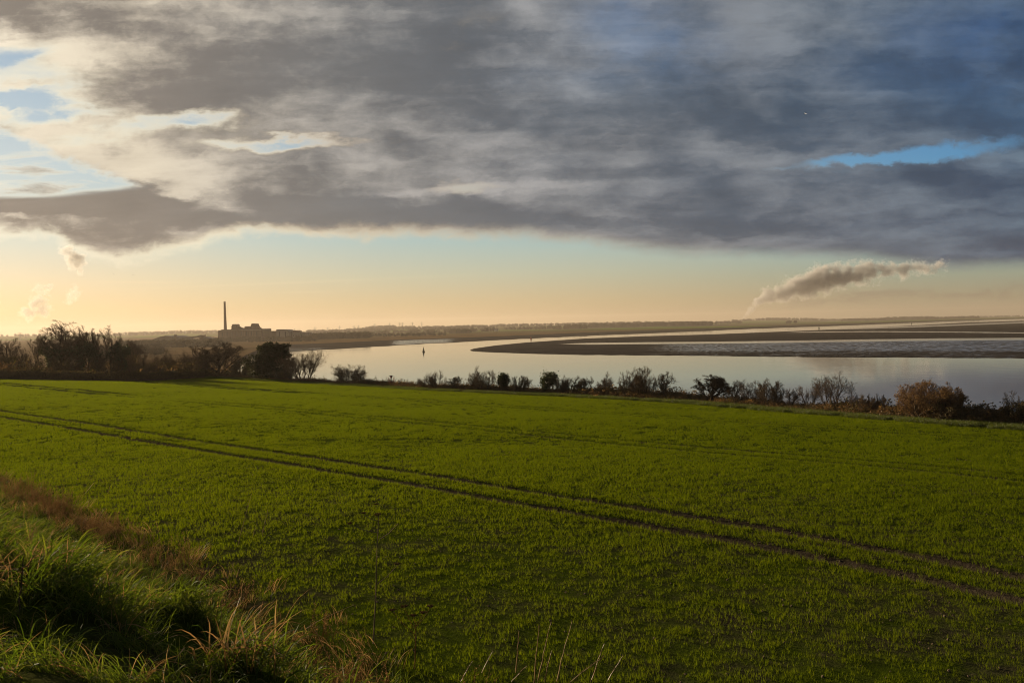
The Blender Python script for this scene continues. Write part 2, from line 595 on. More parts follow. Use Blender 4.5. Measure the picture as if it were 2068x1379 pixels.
_tr = random.Random(21)
TUSS = []
while len(TUSS) < 105:
    _u, _f = _tr.uniform(-6, 44), _tr.random()
    _v = -2.5 + (float(toe(_u)) + 1.6) * _f
    _x, _y = _u * AX[0] + _v * BX[0], _u * AX[1] + _v * BX[1]
    if math.hypot(_x, _y) > 3.4 and _y > 0 and _v < float(toe(_u)) - 2.9 * float(smooth(18, 6, _u)) and all(math.hypot(_x - a, _y - b) > 0.95 for a, b, c in TUSS):
        TUSS.append((_x, _y, _tr.uniform(0.12, 0.34)))
TUSS.append((-3.55, 8.55, 0.45))
TUSS = np.array(TUSS)


def tussock(x, y):
    z = np.zeros_like(x)
    for a, b, h in TUSS:
        z = np.maximum(z, h * np.exp(-((x - a) ** 2 + (y - b) ** 2) / (0.36 * 0.36)))
    return z


def field_z(x, y):
    x, y = np.asarray(x, float), np.asarray(y, float)
    u, w = to_uw(x, y)
    _, v = to_uv(x, y)
    z = plane_z(x, y)
    z = z + (vnoise(x, y, 14, 1) - 0.5) * 0.16 + (vnoise(x, y, 4, 2) - 0.5) * 0.05
    g = groove(u, w)
    z = z - g * (0.13 + 0.06 * (vnoise(u, w, 0.30, 5)))
    z = z + (vnoise(x, y, 0.35, 8) - 0.5) * 0.035
    # the bank the viewer stands on
    t = toe(u)
    k = smooth(0, 1, np.clip((t - v) / (t - 1.0), 0, 1))
    lump = (vnoise(x, y, 2.3, 6) - 0.5) * 0.35 + (vnoise(x, y, 0.9, 7) - 0.5) * 0.3
    z = z + 3.25 * k + lump * smooth(0.0, 0.30, k) * (1 - 0.9 * smooth(3.5, 1.0, np.hypot(x, y)))
    near = (k > 0.02)
    if near.any():
        z = z + np.where(near, tussock(x, y) * smooth(0.02, 0.25, k), 0)
    return z


def bank_z(x, y):
    """ground past the edge of the field: a bluff to the river, or low ground at the left"""
    d = np.maximum(beyond(x, y), 0)
    phi = np.arctan2(x, y)
    pe = np.interp(phi, EDGE_PHI, EDGE_R)
    ex, ey = np.sin(phi) * pe, np.cos(phi) * pe
    z0 = plane_z(ex, ey)
    bluff = z0 - 0.06 * d - 0.85 * np.maximum(d - 5.5, 0)
    low = 2.2 + (z0 - 2.2) * np.exp(-np.maximum(d - 4, 0) / 75.0) - 0.15 * smooth(0, 5, d)
    low = low + (vnoise(x, y, 30, 4) - 0.5) * 1.2 * smooth(20, 60, d)
    b = smooth(R(-23.0), R(-17.0), phi)
    b = np.where(d < 60, b * 1.0, b)
    z = low * (1 - b) + bluff * b
    return np.maximum(z, -1.5) + (vnoise(x, y, 2.5, 9) - 0.5) * 0.3 * smooth(0, 3, d)


def grid_faces(nu, nv):
    i = np.arange(nu - 1)[:, None] * nv + np.arange(nv - 1)[None, :]
    return np.stack([i, i + 1, i + nv + 1, i + nv], -1).reshape(-1, 4)


def soil_and_crop(name):
    """soil with a low green growth: the ground under the young corn"""
    m, g, out = new_mat(name)
    tc = g.n.new('ShaderNodeTexCoord').outputs['Object']
    fine = g.noise(tc, 9.0, 5, 0.65)
    mid = g.noise(tc, 0.9, 4, 0.6)
    big = g.noise(tc, 0.12, 3, 0.5)
    soil = g.ramp(fine, [(0.3, (0.020, 0.016, 0.010)), (0.55, (0.042, 0.033, 0.022)), (0.8, (0.085, 0.068, 0.048))])
    green = g.ramp(fine, [(0.3, (0.024, 0.036, 0.003)), (0.7, (0.052, 0.070, 0.004))])
    att = g.n.new('ShaderNodeAttribute')
    att.attribute_name = 'green'
    f = g.sstep(0.35, 0.65, g.add(g.mul(att.outputs['Fac'], 0.9), g.mul(g.sub(mid, 0.5), 0.6), g.mul(g.sub(big, 0.5), 0.5)))
    col = g.mix(f, soil, green)
    bump = g.node('ShaderNodeBump')
    bump.inputs['Strength'].default_value = 0.9
    bump.inputs['Distance'].default_value = 0.04
    g.l.new(g.noise(tc, 16.0, 4, 0.7), bump.inputs['Height'])
    b = g.node('ShaderNodeBsdfPrincipled')
    g.l.new(col, b.inputs['Base Color'])
    b.inputs['Roughness'].default_value = 1.0
    b.inputs['Specular IOR Level'].default_value = 0.0
    g.l.new(bump.outputs[0], b.inputs['Normal'])
    g.l.new(b.outputs[0], out.inputs[0])
    return m


# field: fine where the ruts and the near ground are
us = np.concatenate([np.arange(-46, -6, 0.8), np.arange(-6, 40, 0.32), np.arange(40, 80, 0.8), np.arange(80, 175, 2.2)])
ws = [np.arange(-9, 12, 0.3)]
lo = 12.0
for t in TRAM:
    ws += [np.arange(lo, t - 0.7, 0.75), np.arange(t - 0.7, t + GAUGE + 0.7, 0.1)]
    lo = t + GAUGE + 0.75
ws += [np.arange(lo, 128, 1.0)]
ws = np.concatenate(ws)
UU, WW = np.meshgrid(us, ws, indexing='ij')
XX, YY = from_uw(UU, WW)
ZZ = field_z(XX, YY)
F = grid_faces(len(us), len(ws))
bx, by = XX.ravel(), YY.ravel()
bey = np.where(by > 1.0, beyond(bx, by), -5.0)
F = F[(bey[F].max(1) < 3.0)]
gr = 1.0 - groove(UU, WW)
gr = gr * (0.60 + 0.26 * smooth(18, 75, np.hypot(XX, YY)))
used = np.unique(F)
remap = np.full(bx.size, -1)
remap[used] = np.arange(used.size)
field_me = np_mesh("field", np.stack([bx, by, ZZ.ravel()], -1)[used], remap[F], smooth_shade=True, attrs={'green': gr.ravel()[used]})
field = link("field", field_me, soil_and_crop("field_soil"))
tag(field, kind='structure')

# ---- ground past the edge of the field
def rough_ground(name):
    m, g, out = new_mat(name)
    tc = g.n.new('ShaderNodeTexCoord').outputs['Object']
    a = g.noise(tc, 0.02, 5, 0.6)
    b_ = g.noise(tc, 0.35, 5, 0.65)
    col = g.ramp(g.add(g.mul(a, 0.75), g.mul(b_, 0.25)), [(0.34, (0.030, 0.026, 0.014)), (0.46, (0.070, 0.047, 0.024)), (0.55, (0.105, 0.064, 0.034)), (0.62, (0.060, 0.060, 0.020)), (0.70, (0.075, 0.095, 0.016))])
    bs = g.node('ShaderNodeBsdfPrincipled')
    g.l.new(col, bs.inputs['Base Color'])
    bs.inputs['Roughness'].default_value = 1.0
    bs.inputs['Specular IOR Level'].default_value = 0.05
    bump = g.node('ShaderNodeBump')
    bump.inputs['Strength'].default_value = 1.0
    bump.inputs['Distance'].default_value = 0.8
    g.l.new(g.noise(tc, 0.8, 5, 0.7), bump.inputs['Height'])
    g.l.new(bump.outputs[0], bs.inputs['Normal'])
    g.l.new(bs.outputs[0], out.inputs[0])
    return m


M_ROUGH = rough_ground("rough_ground")
phis = np.linspace(R(-62), R(58), 260)
ds = np.concatenate([np.arange(-2.5, 12, 0.75), np.arange(12, 60, 3.0), np.arange(60, 470, 14.0)])
PH, DD = np.meshgrid(phis, ds, indexing='ij')
RR = np.interp(PH, EDGE_PHI, EDGE_R) + DD
BXX, BYY = np.sin(PH) * RR, np.cos(PH) * RR
BZZ = np.where(DD < 0.8, field_z(BXX, BYY) - 0.12, bank_z(BXX, BYY))
me = np_mesh("river_bank", np.stack([BXX, BYY, BZZ], -1).reshape(-1, 3), grid_faces(len(phis), len(ds))[:, ::-1], smooth_shade=True)
tag(link("river_bank_terrain", me, M_ROUGH), kind='structure')


def ground_z(x, y):
    """height of whatever ground is there"""
    x, y = float(x), float(y)
    if beyond(np.array(x), np.array(y)) < 0.8:
        return float(field_z(np.array(x), np.array(y)))
    return float(bank_z(np.array(x), np.array(y)))


# ------------------------------------------------------------------ river
def water_mat():
    m, g, out = new_mat("river_water")
    tc = g.n.new('ShaderNodeTexCoord').outputs['Object']
    x, y, z = g.xyz(tc)
    wide = g.noise(g.vec(g.mul(x, 0.004), g.mul(y, 0.02), 0.0), 1.0, 4, 0.6)
    rip = g.noise(g.vec(g.mul(x, 0.10), g.mul(y, 0.30), 0.0), 1.0, 4, 0.6)
    bump = g.node('ShaderNodeBump')
    bump.inputs['Distance'].default_value = 0.2
    g.put(bump.inputs['Strength'], g.sstep(0.35, 0.75, wide, 0.02, 0.22))
    g.l.new(rip, bump.inputs['Height'])
    gl = g.node('ShaderNodeBsdfGlossy')
    gl.inputs['Roughness'].default_value = 0.05
    gl.inputs['Color'].default_value = (0.93, 0.95, 0.97, 1)
    g.l.new(bump.outputs[0], gl.inputs['Normal'])
    df = g.node('ShaderNodeBsdfDiffuse')
    df.inputs['Color'].default_value = (0.12, 0.10, 0.07, 1)
    fr = g.node('ShaderNodeFresnel')
    fr.inputs['IOR'].default_value = 1.45
    g.l.new(bump.outputs[0], fr.inputs['Normal'])
    mx = g.node('ShaderNodeMixShader')
    g.l.new(fr.outputs[0], mx.inputs[0])
    g.l.new(df.outputs[0], mx.inputs[1])
    g.l.new(gl.outputs[0], mx.inputs[2])
    g.l.new(mx.outputs[0], out.inputs[0])
    return m


M_WATER = water_mat()
mb = MB()
mb.poly([(-8000, -300, 0), (8600, -300, 0), (8600, 9300, 0), (-8000, 9300, 0)], [(0, 1, 2, 3)])
tag(mb.build("river_water", M_WATER), kind='structure')


# ------------------------------------------------------------------ mud and far shore
def mud_mat():
    m, g, out = new_mat("wet_mud")
    tc = g.n.new('ShaderNodeTexCoord').outputs['Object']
    x, y, z = g.xyz(tc)
    att = g.n.new('ShaderNodeAttribute')
    att.attribute_name = 'wet'
    rp = g.n.new('ShaderNodeAttribute')
    rp.attribute_name = 'ripple'
    v1 = g.vec(g.mul(x, 0.035), g.mul(y, 0.045), 0.0)
    v2 = g.vec(g.mul(x, 0.45), g.mul(y, 0.13), 0.0)
    n1 = g.noise(v1, 1.0, 6, 0.65)
    n2 = g.noise(v2, 1.0, 5, 0.7)
    f = g.add(att.outputs['Fac'], g.mul(g.sub(n1, 0.5), 0.55), g.mul(g.sub(n2, 0.5), g.add(0.25, g.mul(rp.outputs['Fac'], 1.9))))
    f = g.sstep(0.35, 0.85, f)
    col = g.ramp(n1, [(0.3, (0.020, 0.018, 0.018)), (0.7, (0.046, 0.042, 0.041))])
    df = g.node('ShaderNodeBsdfDiffuse')
    g.l.new(col, df.inputs['Color'])
    gl = g.node('ShaderNodeBsdfGlossy')
    gl.inputs['Color'].default_value = (0.86, 0.86, 0.88, 1)
    g.put(gl.inputs['Roughness'], g.lerp(0.0, 1.0, rp.outputs['Fac'], 0.07, 0.22))
    bump = g.node('ShaderNodeBump')
    bump.inputs['Distance'].default_value = 0.3
    g.put(bump.inputs['Strength'], g.lerp(0.0, 1.0, rp.outputs['Fac'], 0.05, 0.3))
    g.l.new(n2, bump.inputs['Height'])
    g.l.new(bump.outputs[0], gl.inputs['Normal'])
    mx = g.node('ShaderNodeMixShader')
    g.l.new(g.mul(f, 0.82), mx.inputs[0])
    g.l.new(df.outputs[0], mx.inputs[1])
    g.l.new(gl.outputs[0], mx.inputs[2])
    g.l.new(mx.outputs[0], out.inputs[0])
    return m


M_MUD = mud_mat()


def interp_tab(tab, xs):
    t = np.array(tab, float)
    return np.interp(xs, t[:, 0], t[:, 1])


def plane_pts(px, py, z):
    """vectorised on_z"""
    px, py = np.broadcast_arrays(np.asarray(px, float), np.asarray(py, float))
    d = np.array(FWD)[None] * FPX + np.array(RT)[None] * (px.ravel()[:, None] - 1034) - np.array(UP)[None] * (py.ravel()[:, None] - 689.5)
    t = (np.broadcast_to(np.asarray(z, float), px.shape).ravel() - CAMZ) / d[:, 2]
    return (np.array(CAM)[None] + d * t[:, None])


# the long mud bank in mid river
top = [(950, 706), (958, 703.6), (975, 701), (1000, 697.5), (1060, 691.5), (1100, 688.8), (1180, 683.3), (1300, 678.6), (1430, 675), (1600, 668.3), (1700, 664), (1850, 656.5), (1950, 651.0), (2068, 647), (2200, 643.2), (2400, 637.8)]
bot = [(950, 706.4), (958, 708.6), (975, 710), (1000, 711.3), (1050, 713), (1180, 716.5), (1300, 717.2), (1430, 718.2), (1600, 720.5), (1800, 721.7), (2068, 723.6), (2200, 724.6), (2400, 726)]
xs = np.concatenate([np.arange(950, 1000, 4), np.arange(1000, 2401, 7)])
rows = np.linspace(0, 1, 60)
yt, yb = interp_tab(top, xs), interp_tab(bot, xs)
wob = (vnoise(xs, xs * 0, 23, 12) - 0.5) * 1.3 * smooth(980, 1100, xs)
yb = yb + wob * 0.8
PX = np.repeat(xs[:, None], len(rows), 1)
PY = yt[:, None] * (1 - rows) + yb[:, None] * rows
Zm = 0.12 + 0.25 * np.minimum(1, 6 * np.minimum(rows, 1 - rows))[None] * np.ones_like(PX)
Zm[:, 0] = Zm[:, -1] = -0.1
pts = plane_pts(PX, PY, Zm)
# where the bank lies wet: sheets of standing water and a rippled skirt
strip = interp_tab([(950, 700), (1130, 694.6), (1300, 693.0), (1450, 692), (1600, 690.2), (1834, 686.6), (2068, 684.8), (2400, 683)], PX)
thick = interp_tab([(950, 0.3), (1100, 0.8), (1200, 2.0), (1600, 2.8), (2068, 3.2), (2400, 3.5)], PX)
on = smooth(1080, 1200, PX)
wet = on * np.exp(-((PY - strip) / thick) ** 2) * 1.25
s2 = interp_tab([(950, 690), (1550, 674.5), (1600, 671), (1750, 669.6), (1900, 670.3), (2068, 672.2), (2400, 674)], PX)
wet = np.maximum(wet, 1.2 * smooth(1540, 1640, PX) * np.exp(-((PY - s2) / 1.1) ** 2))
s3 = interp_tab([(950, 690), (1700, 664.6), (1850, 659.5), (2068, 651.0), (2400, 645)], PX)
wet = np.maximum(wet, 0.9 * smooth(1500, 1800, PX) * np.exp(-((PY - s3) / 2.2) ** 2))
zone = smooth(1180, 1420, PX) * smooth(0, 4, PY - strip) * (1 - 0.35 * smooth(707, 712, PY))
wet = np.maximum(wet, zone * 0.58)
wet = np.maximum(wet, 0.30 * smooth(1050, 1250, PX) * smooth(0, 3, PY - strip))
ripple = zone * 0.9 + 0.1
me = np_mesh("mud_bank", pts, grid_faces(len(xs), len(rows))[:, ::-1], smooth_shade=True, attrs={'wet': wet.ravel(), 'ripple': ripple.ravel()})
tag(link("mudflat_terrain", me, M_MUD), kind='structure')

# the far shore: a mud slope, then low farmland to the foot of the hills
WL = [(430, 790), (462, 742), (491, 722.5), (524, 718.6), (560, 714), (613, 709.5), (671, 706.3), (730, 702.6), (800, 698.5), (870, 694.5), (950, 690.5), (1034, 686), (1100, 682.6), (1180, 679), (1280, 675), (1380, 670.7), (1500, 665.5), (1600, 661.3), (1680, 659.0), (1850, 651.8), (1960, 647.2), (2068, 643.6), (2200, 640.3), (2500, 633.6)]
ML = [(430, 788), (462, 738.5), (491, 717.5), (524, 704), (562, 696), (613, 694.5), (671, 692.5), (730, 689.6), (800, 686.0), (870, 684.0), (950, 681.3), (1034, 678), (1100, 675.2), (1180, 671.6), (1280, 668), (1380, 664.6), (1500, 660.3), (1600, 656.6), (1680, 654.4), (1850, 648.8), (1960, 645.3), (2068, 642.2), (2200, 639.2), (2500, 632.9)]
LZ = 2.5
xs = np.arange(430, 2500, 6.0)
rows = np.linspace(0, 1, 14)
yw = interp_tab(WL, xs) + (vnoise(xs, xs * 0, 19, 14) - 0.5) * 1.0 * smooth(2068, 1000, xs)
ym = interp_tab(ML, xs)
PX = np.repeat(xs[:, None], len(rows), 1)
PY = yw[:, None] * (1 - rows) + ym[:, None] * rows
Zs = -0.12 + (LZ + 0.1) * rows[None] * np.ones_like(PX)
# slope measured on the ground: walk evenly from the water's edge to the turf
pw = plane_pts(xs, yw, -0.12)
pm = plane_pts(xs, ym, LZ)
pts = pw[:, None, :] * (1 - rows)[None, :, None] + pm[:, None, :] * rows[None, :, None]
wet = 0.42 * smooth(500, 560, PX) * smooth(720, 640, PX) * smooth(1.0, 0.3, rows)[None] + 0.62 * smooth(760, 810, PX) * smooth(960, 890, PX) * (rows[None] > 0.12) * smooth(0.95, 0.8, rows)[None]
wet = np.maximum(wet, 0.18)
me = np_mesh("far_mud", pts.reshape(-1, 3), grid_faces(len(xs), len(rows)), smooth_shade=True, attrs={'wet': wet.ravel(), 'ripple': np.full(wet.size, 0.5)})
tag(link("mud_shore_terrain", me, M_MUD), kind='structure')


def farmland_mat(name, hill=False):
    m, g, out = new_mat(name)
    tc = g.n.new('ShaderNodeTexCoord').outputs['Object']
    x, y, z = g.xyz(tc)
    wv = g.noise(tc, 0.0008, 2, 0.5, color=True)
    P = g.vmath('ADD', tc, g.vmath('SCALE', wv, 300.0))
    vo = g.n.new('ShaderNodeTexVoronoi')
    vo.inputs['Scale'].default_value = 0.0036 if hill else 0.0024
    vo.inputs['Randomness'].default_value = 0.85
    g.l.new(P, vo.inputs['Vector'])
    cx, cyy, cz = g.xyz(vo.outputs['Color'])
    fld = g.ramp(cx, [(0.0, (0.060, 0.075, 0.016)), (0.3, (0.075, 0.130, 0.014)), (0.5, (0.110, 0.160, 0.024)), (0.62, (0.130, 0.095, 0.055)), (0.8, (0.085, 0.105, 0.020)), (1.0, (0.09, 0.07, 0.045))])
    reed = g.ramp(g.noise(tc, 0.02, 5, 0.65), [(0.3, (0.070, 0.048, 0.022)), (0.55, (0.160, 0.100, 0.048)), (0.75, (0.100, 0.085, 0.030))])
    if not hill:
        d = g.add(g.m('POWER', g.mul(x, 0.001), 2.0), g.m('POWER', g.mul(y, 0.001), 2.0))
        far = g.sstep(2.0, 4.4, g.add(d, g.mul(g.sub(g.noise(tc, 0.002, 3), 0.5), 2.5)))
        side = g.sstep(-520.0, -240.0, x)
        fld = g.mix(g.mul(far, side), reed, fld)
    bs = g.node('ShaderNodeBsdfDiffuse')
    g.l.new(g.mix(g.sstep(0.45, 0.7, g.noise(tc, 0.05, 5, 0.7)), fld, g.mix(0.5, fld, (0.05, 0.04, 0.02))), bs.inputs['Color'])
    g.l.new(bs.outputs[0], out.inputs[0])
    return m


# sheet of low land behind the mud: columns by bearing, rings out to the horizon
xs = np.concatenate([np.arange(-1500, 455, 25.0), np.arange(455, 2500, 8.0)])
dirs = np.array([[ray(px, 600).x, 1.0] for px in xs])
near = np.where(xs < 455, 250.0, 0)
pm = plane_pts(xs, np.where(xs < 455, 720, interp_tab(ML, xs)), LZ)
near = np.where(xs < 455, 250.0, pm[:, 1] - 1.0)
rings = np.concatenate([np.linspace(0, 1, 30) ** 1.7])
YYf = near[:, None] + (np.maximum(9000, near[:, None] + 600) - near[:, None]) * rings[None]
Xf = dirs[:, 0][:, None] * YYf
Zf = LZ - 0.05 + 0.9 * smooth(0, 400, YYf - near[:, None]) * vnoise(Xf, YYf, 180, 21) * (xs[:, None] > 455)
me = np_mesh("floodplain", np.stack([Xf, YYf, Zf], -1).reshape(-1, 3), grid_faces(len(xs), len(rings))[:, ::-1], smooth_shade=True)
tag(link("floodplain_terrain", me, farmland_mat("low_farmland")), kind='structure')

# hills along the skyline
RIDGE = [(-1500, 690), (-500, 682), (0, 679), (240, 676), (300, 673), (360, 671), (420, 671), (500, 672), (560, 673), (620, 670), (680, 668.5), (720, 666), (760, 664), (800, 663), (860, 663), (900, 662), (940, 660.5), (1000, 659.5), (1060, 658), (1150, 656), (1250, 654), (1350, 652), (1450, 650), (1500, 648.5), (1560, 646.0), (1640, 645.6), (1680, 647.4), (1740, 647.2), (1800, 646.6), (1860, 645.5)]
xs = np.arange(-1500, 1861, 15.0)
yr = interp_tab(RIDGE, xs) + (vnoise(xs, xs * 0, 60, 31) - 0.5) * 1.6
dist = interp_tab([(-1500, 5200), (300, 4600), (620, 4300), (900, 4200), (1300, 4700), (1500, 6000), (1860, 6800)], xs)
cols = []
prof = [(0.52, 0.0), (0.62, 0.16), (0.74, 0.42), (0.86, 0.75), (0.95, 0.95), (1.0, 1.0), (1.08, 0.96), (1.25, 0.7), (1.6, 0.0)]
for px, py, dd in zip(xs, yr, dist):
    zt = at(px, py, dd).z - LZ
    dx = ray(px, py).x
    cols.append([(dx * dd * k, dd * k, LZ - 1.0 + (zt + 1.0) * h) for k, h in prof])
HC = np.array(cols)
HC[:, 1:5, 2] += (vnoise(HC[:, 1:5, 0], HC[:, 1:5, 1], 350, 33) - 0.5) * 5.0
me = np_mesh("hills", HC.reshape(-1, 3), grid_faces(len(xs), len(prof))[:, ::-1], smooth_shade=True)
tag(link("hills", me, farmland_mat("hill_farmland", True)), kind='structure')


def hill_z(x, y):
    px = 1034 + 1608 * x / y
    dd = np.interp(px, xs, dist)
    k = y / dd
    hh = np.interp(k, [p[0] for p in prof], [p[1] for p in prof], left=0, right=0)
    zt = np.array([at(a, b, c).z for a, b, c in zip(np.atleast_1d(px), np.atleast_1d(np.interp(px, xs, yr)), np.atleast_1d(dd))]) - LZ
    return LZ - 1.0 + (zt + 1.0) * hh


# ------------------------------------------------------------------ air
def build_haze():
    m, g, out = new_mat("haze")
    v = g.n.new('ShaderNodeVolumePrincipled')
    v.inputs['Color'].default_value = (0.75, 0.65, 0.54, 1)
    v.inputs['Density'].default_value = 0.00010
    v.inputs['Anisotropy'].default_value = 0.32
    g.l.new(v.outputs[0], out.inputs['Volume'])
    mb = MB()
    mb.box(-10800, 10800, -400, 11400, -3.0, 140.0)
    tag(mb.build("haze", m), kind='stuff')


build_haze()
# ------------------------------------------------------------------ plant materials
def leaf_mat(name, cols, trans=0.45, gloss=0.10, rough=0.4, tcol=None):
    """cols: list of base colours picked at random; lit from behind the blade glows"""
    m, g, out = new_mat(name)
    oi = g.n.new('ShaderNodeObjectInfo')
    geo = g.n.new('ShaderNodeNewGeometry')
    r = g.m('FRACT', g.add(oi.outputs['Random'], geo.outputs['Random Per Island']))
    n = len(cols)
    col = g.ramp(r, [(k / max(1, n - 1), c) for k, c in enumerate(cols)])
    df = g.node('ShaderNodeBsdfDiffuse')
    g.l.new(col, df.inputs['Color'])
    tr = g.node('ShaderNodeBsdfTranslucent')
    g.l.new(g.mix(1.0, col, tcol or (1.25, 1.15, 0.7), 'MULTIPLY'), tr.inputs['Color'])
    mx = g.node('ShaderNodeMixShader')
    mx.inputs[0].default_value = trans
    g.l.new(df.outputs[0], mx.inputs[1])
    g.l.new(tr.outputs[0], mx.inputs[2])
    last = mx.outputs[0]
    if gloss:
        gl = g.node('ShaderNodeBsdfGlossy')
        gl.inputs['Roughness'].default_value = rough
        m2 = g.node('ShaderNodeMixShader')
        m2.inputs[0].default_value = gloss
        g.l.new(last, m2.inputs[1])
        g.l.new(gl.outputs[0], m2.inputs[2])
        last = m2.outputs[0]
    g.l.new(last, out.inputs[0])
    return m


def bark_mat(name, a, b):
    m, g, out = new_mat(name)
    tc = g.n.new('ShaderNodeTexCoord').outputs['Object']
    geo = g.n.new('ShaderNodeNewGeometry')
    f = g.add(g.mul(g.noise(tc, 3.0, 4, 0.6), 0.6), g.mul(geo.outputs['Random Per Island'], 0.4))
    df = g.node('ShaderNodeBsdfDiffuse')
    g.l.new(g.ramp(f, [(0.25, a), (0.75, b)]), df.inputs['Color'])
    g.l.new(df.outputs[0], out.inputs[0])
    return m


M_CROP = leaf_mat("crop_leaf", [(0.066, 0.106, 0.003), (0.096, 0.135, 0.004), (0.130, 0.153, 0.005), (0.077, 0.117, 0.003)], 0.62, 0.0, 0.5)
M_GRASS = leaf_mat("bank_grass", [(0.040, 0.076, 0.006), (0.078, 0.122, 0.008), (0.115, 0.150, 0.014), (0.050, 0.088, 0.006), (0.150, 0.150, 0.034)], 0.55, 0.015, 0.5)
M_MARGIN = leaf_mat("margin_grass", [(0.050, 0.080, 0.005), (0.075, 0.105, 0.008), (0.085, 0.085, 0.014)], 0.5, 0.03, 0.5)
M_DRY = leaf_mat("dry_grass", [(0.19, 0.120, 0.048), (0.26, 0.175, 0.075), (0.15, 0.094, 0.040), (0.27, 0.20, 0.095)], 0.5, 0.03, 0.5, (1.15, 1.0, 0.75))
M_STRAW = leaf_mat("straw_stalk", [(0.30, 0.20, 0.09), (0.36, 0.26, 0.13)], 0.25, 0.04, 0.4, (1.1, 1.0, 0.8))
M_RUST = leaf_mat("rusty_weed", [(0.17, 0.112, 0.052), (0.23, 0.150, 0.070), (0.12, 0.078, 0.036)], 0.5, 0.0, 0.5, (1.15, 1.0, 0.8))
M_BRAMBLE = leaf_mat("bramble_leaf", [(0.075, 0.056, 0.022), (0.125, 0.085, 0.038), (0.060, 0.064, 0.018), (0.165, 0.110, 0.052)], 0.35, 0.02, 0.5)
M_IVY = leaf_mat("ivy_leaf", [(0.022, 0.034, 0.008), (0.034, 0.048, 0.012), (0.050, 0.060, 0.016)], 0.3, 0.05, 0.35)
M_CONIFER = leaf_mat("conifer_needles", [(0.022, 0.028, 0.010), (0.032, 0.038, 0.012), (0.042, 0.040, 0.016)], 0.25, 0.02, 0.5)
M_BARK = bark_mat("bark", (0.055, 0.044, 0.032), (0.11, 0.085, 0.062))
M_TWIG = bark_mat("twig", (0.105, 0.076, 0.048), (0.185, 0.132, 0.084))
M_TWIG_PALE = bark_mat("pale_twig", (0.12, 0.085, 0.062), (0.20, 0.145, 0.105))
M_TWIG_RED = bark_mat("red_twig", (0.125, 0.076, 0.040), (0.195, 0.120, 0.066))
M_TWIG_DARK = bark_mat("dark_twig", (0.060, 0.045, 0.029), (0.110, 0.082, 0.054))

# ------------------------------------------------------------------ branching
UPV = np.array([0, 0, 1.0])


def unit(a):
    return a / np.maximum(1e-9, np.linalg.norm(a, axis=-1, keepdims=True))


def march(rng, p, d, ln, r, K, wig, trop, taper=0.25, droop=0.0):
    n = len(p)
    P = np.zeros((n, K + 1, 3))
    P[:, 0] = p
    d = unit(d)
    Ds = np.zeros((n, K + 1, 3))
    Ds[:, 0] = d
    for k in range(K):
        d = unit(d + rng.normal(0, wig, (n, 3)) + UPV * (trop - droop * (k / K)))
        P[:, k + 1] = P[:, k] + d * (ln / K)[:, None]
        Ds[:, k + 1] = d
    t = np.linspace(0, 1, K + 1)[None]
    Rr = r[:, None] * (1 - (1 - taper) * t)
    return P, Rr, Ds


def spawn(rng, P, Rr, Ds, ln, m, t0, ang, lf, rf, rmin, up=0.0, jit=0.4):
    n, K1, _ = P.shape
    t = t0 + (1 - t0) * ((np.arange(m)[None] + rng.random((n, m))) / m)
    s = t * (K1 - 1)
    i = np.minimum(s.astype(int), K1 - 2)
    f = (s - i)[..., None]
    rows = np.arange(n)[:, None]
    p = P[rows, i] * (1 - f) + P[rows, i + 1] * f
    d = unit(Ds[rows, i])
    r = Rr[rows, i]
    a = rng.normal(0, 1, d.shape)
    side = unit(a - (a * d).sum(-1, keepdims=True) * d)
    an = ang * (1 + rng.normal(0, 0.25, (n, m)))
    nd = d * np.cos(an)[..., None] + side * np.sin(an)[..., None] + UPV * up
    L = ln[:, None] * lf * (1.15 - 0.6 * t) * (1 + rng.normal(0, jit * 0.5, (n, m)))
    return p.reshape(-1, 3), unit(nd).reshape(-1, 3), np.maximum(L, 0.03).reshape(-1), np.maximum(r * rf, rmin).reshape(-1)


def tubes(P, Rr, k):
    """rings of k points along every branch"""
    n, K1, _ = P.shape
    T = np.zeros_like(P)
    T[:, 1:-1] = P[:, 2:] - P[:, :-2]
    T[:, 0] = P[:, 1] - P[:, 0]
    T[:, -1] = P[:, -1] - P[:, -2]
    T = unit(T)
    ref = np.where(np.abs(T[..., 2:3]) > 0.9, np.array([1.0, 0, 0]), np.array([0, 0, 1.0]))
    a = unit(np.cross(T, ref))
    b = np.cross(T, a)
    an = np.arange(k) * 2 * np.pi / k
    V = P[:, :, None] + (a[:, :, None] * np.cos(an)[None, None, :, None] + b[:, :, None] * np.sin(an)[None, None, :, None]) * Rr[:, :, None, None]
    base = (np.arange(n)[:, None, None] * K1 + np.arange(K1 - 1)[None, :, None]) * k
    j = np.arange(k)[None, None]
    j2 = (j + 1) % k
    F = np.stack([base + j, base + j2, base + k + j2, base + k + j], -1).reshape(-1, 4)
    return V.reshape(-1, 3), F


def merge(parts):
    vs, fs, b = [], [], 0
    for v, f in parts:
        vs.append(v)
        fs.append(f + b)
        b += len(v)
    return np.concatenate(vs), np.concatenate(fs)


def cards(rng, C, size, flat=0.0, asp=1.0):
    """little leaves: one folded quad each at the centres C"""
    n = len(C)
    a = unit(rng.normal(0, 1, (n, 3)))
    b = rng.normal(0, 1, (n, 3))
    b = unit(b - (a * b).sum(1, keepdims=True) * a)
    s = size * (0.6 + 0.8 * rng.random((n, 1)))
    c = np.cross(a, b) * s * 0.25
    V = np.stack([C - a * s * asp + c, C - b * s * 0.5, C + a * s * asp + c, C + b * s * 0.5], 1).reshape(-1, 3)
    return V, np.arange(4 * n).reshape(n, 4)


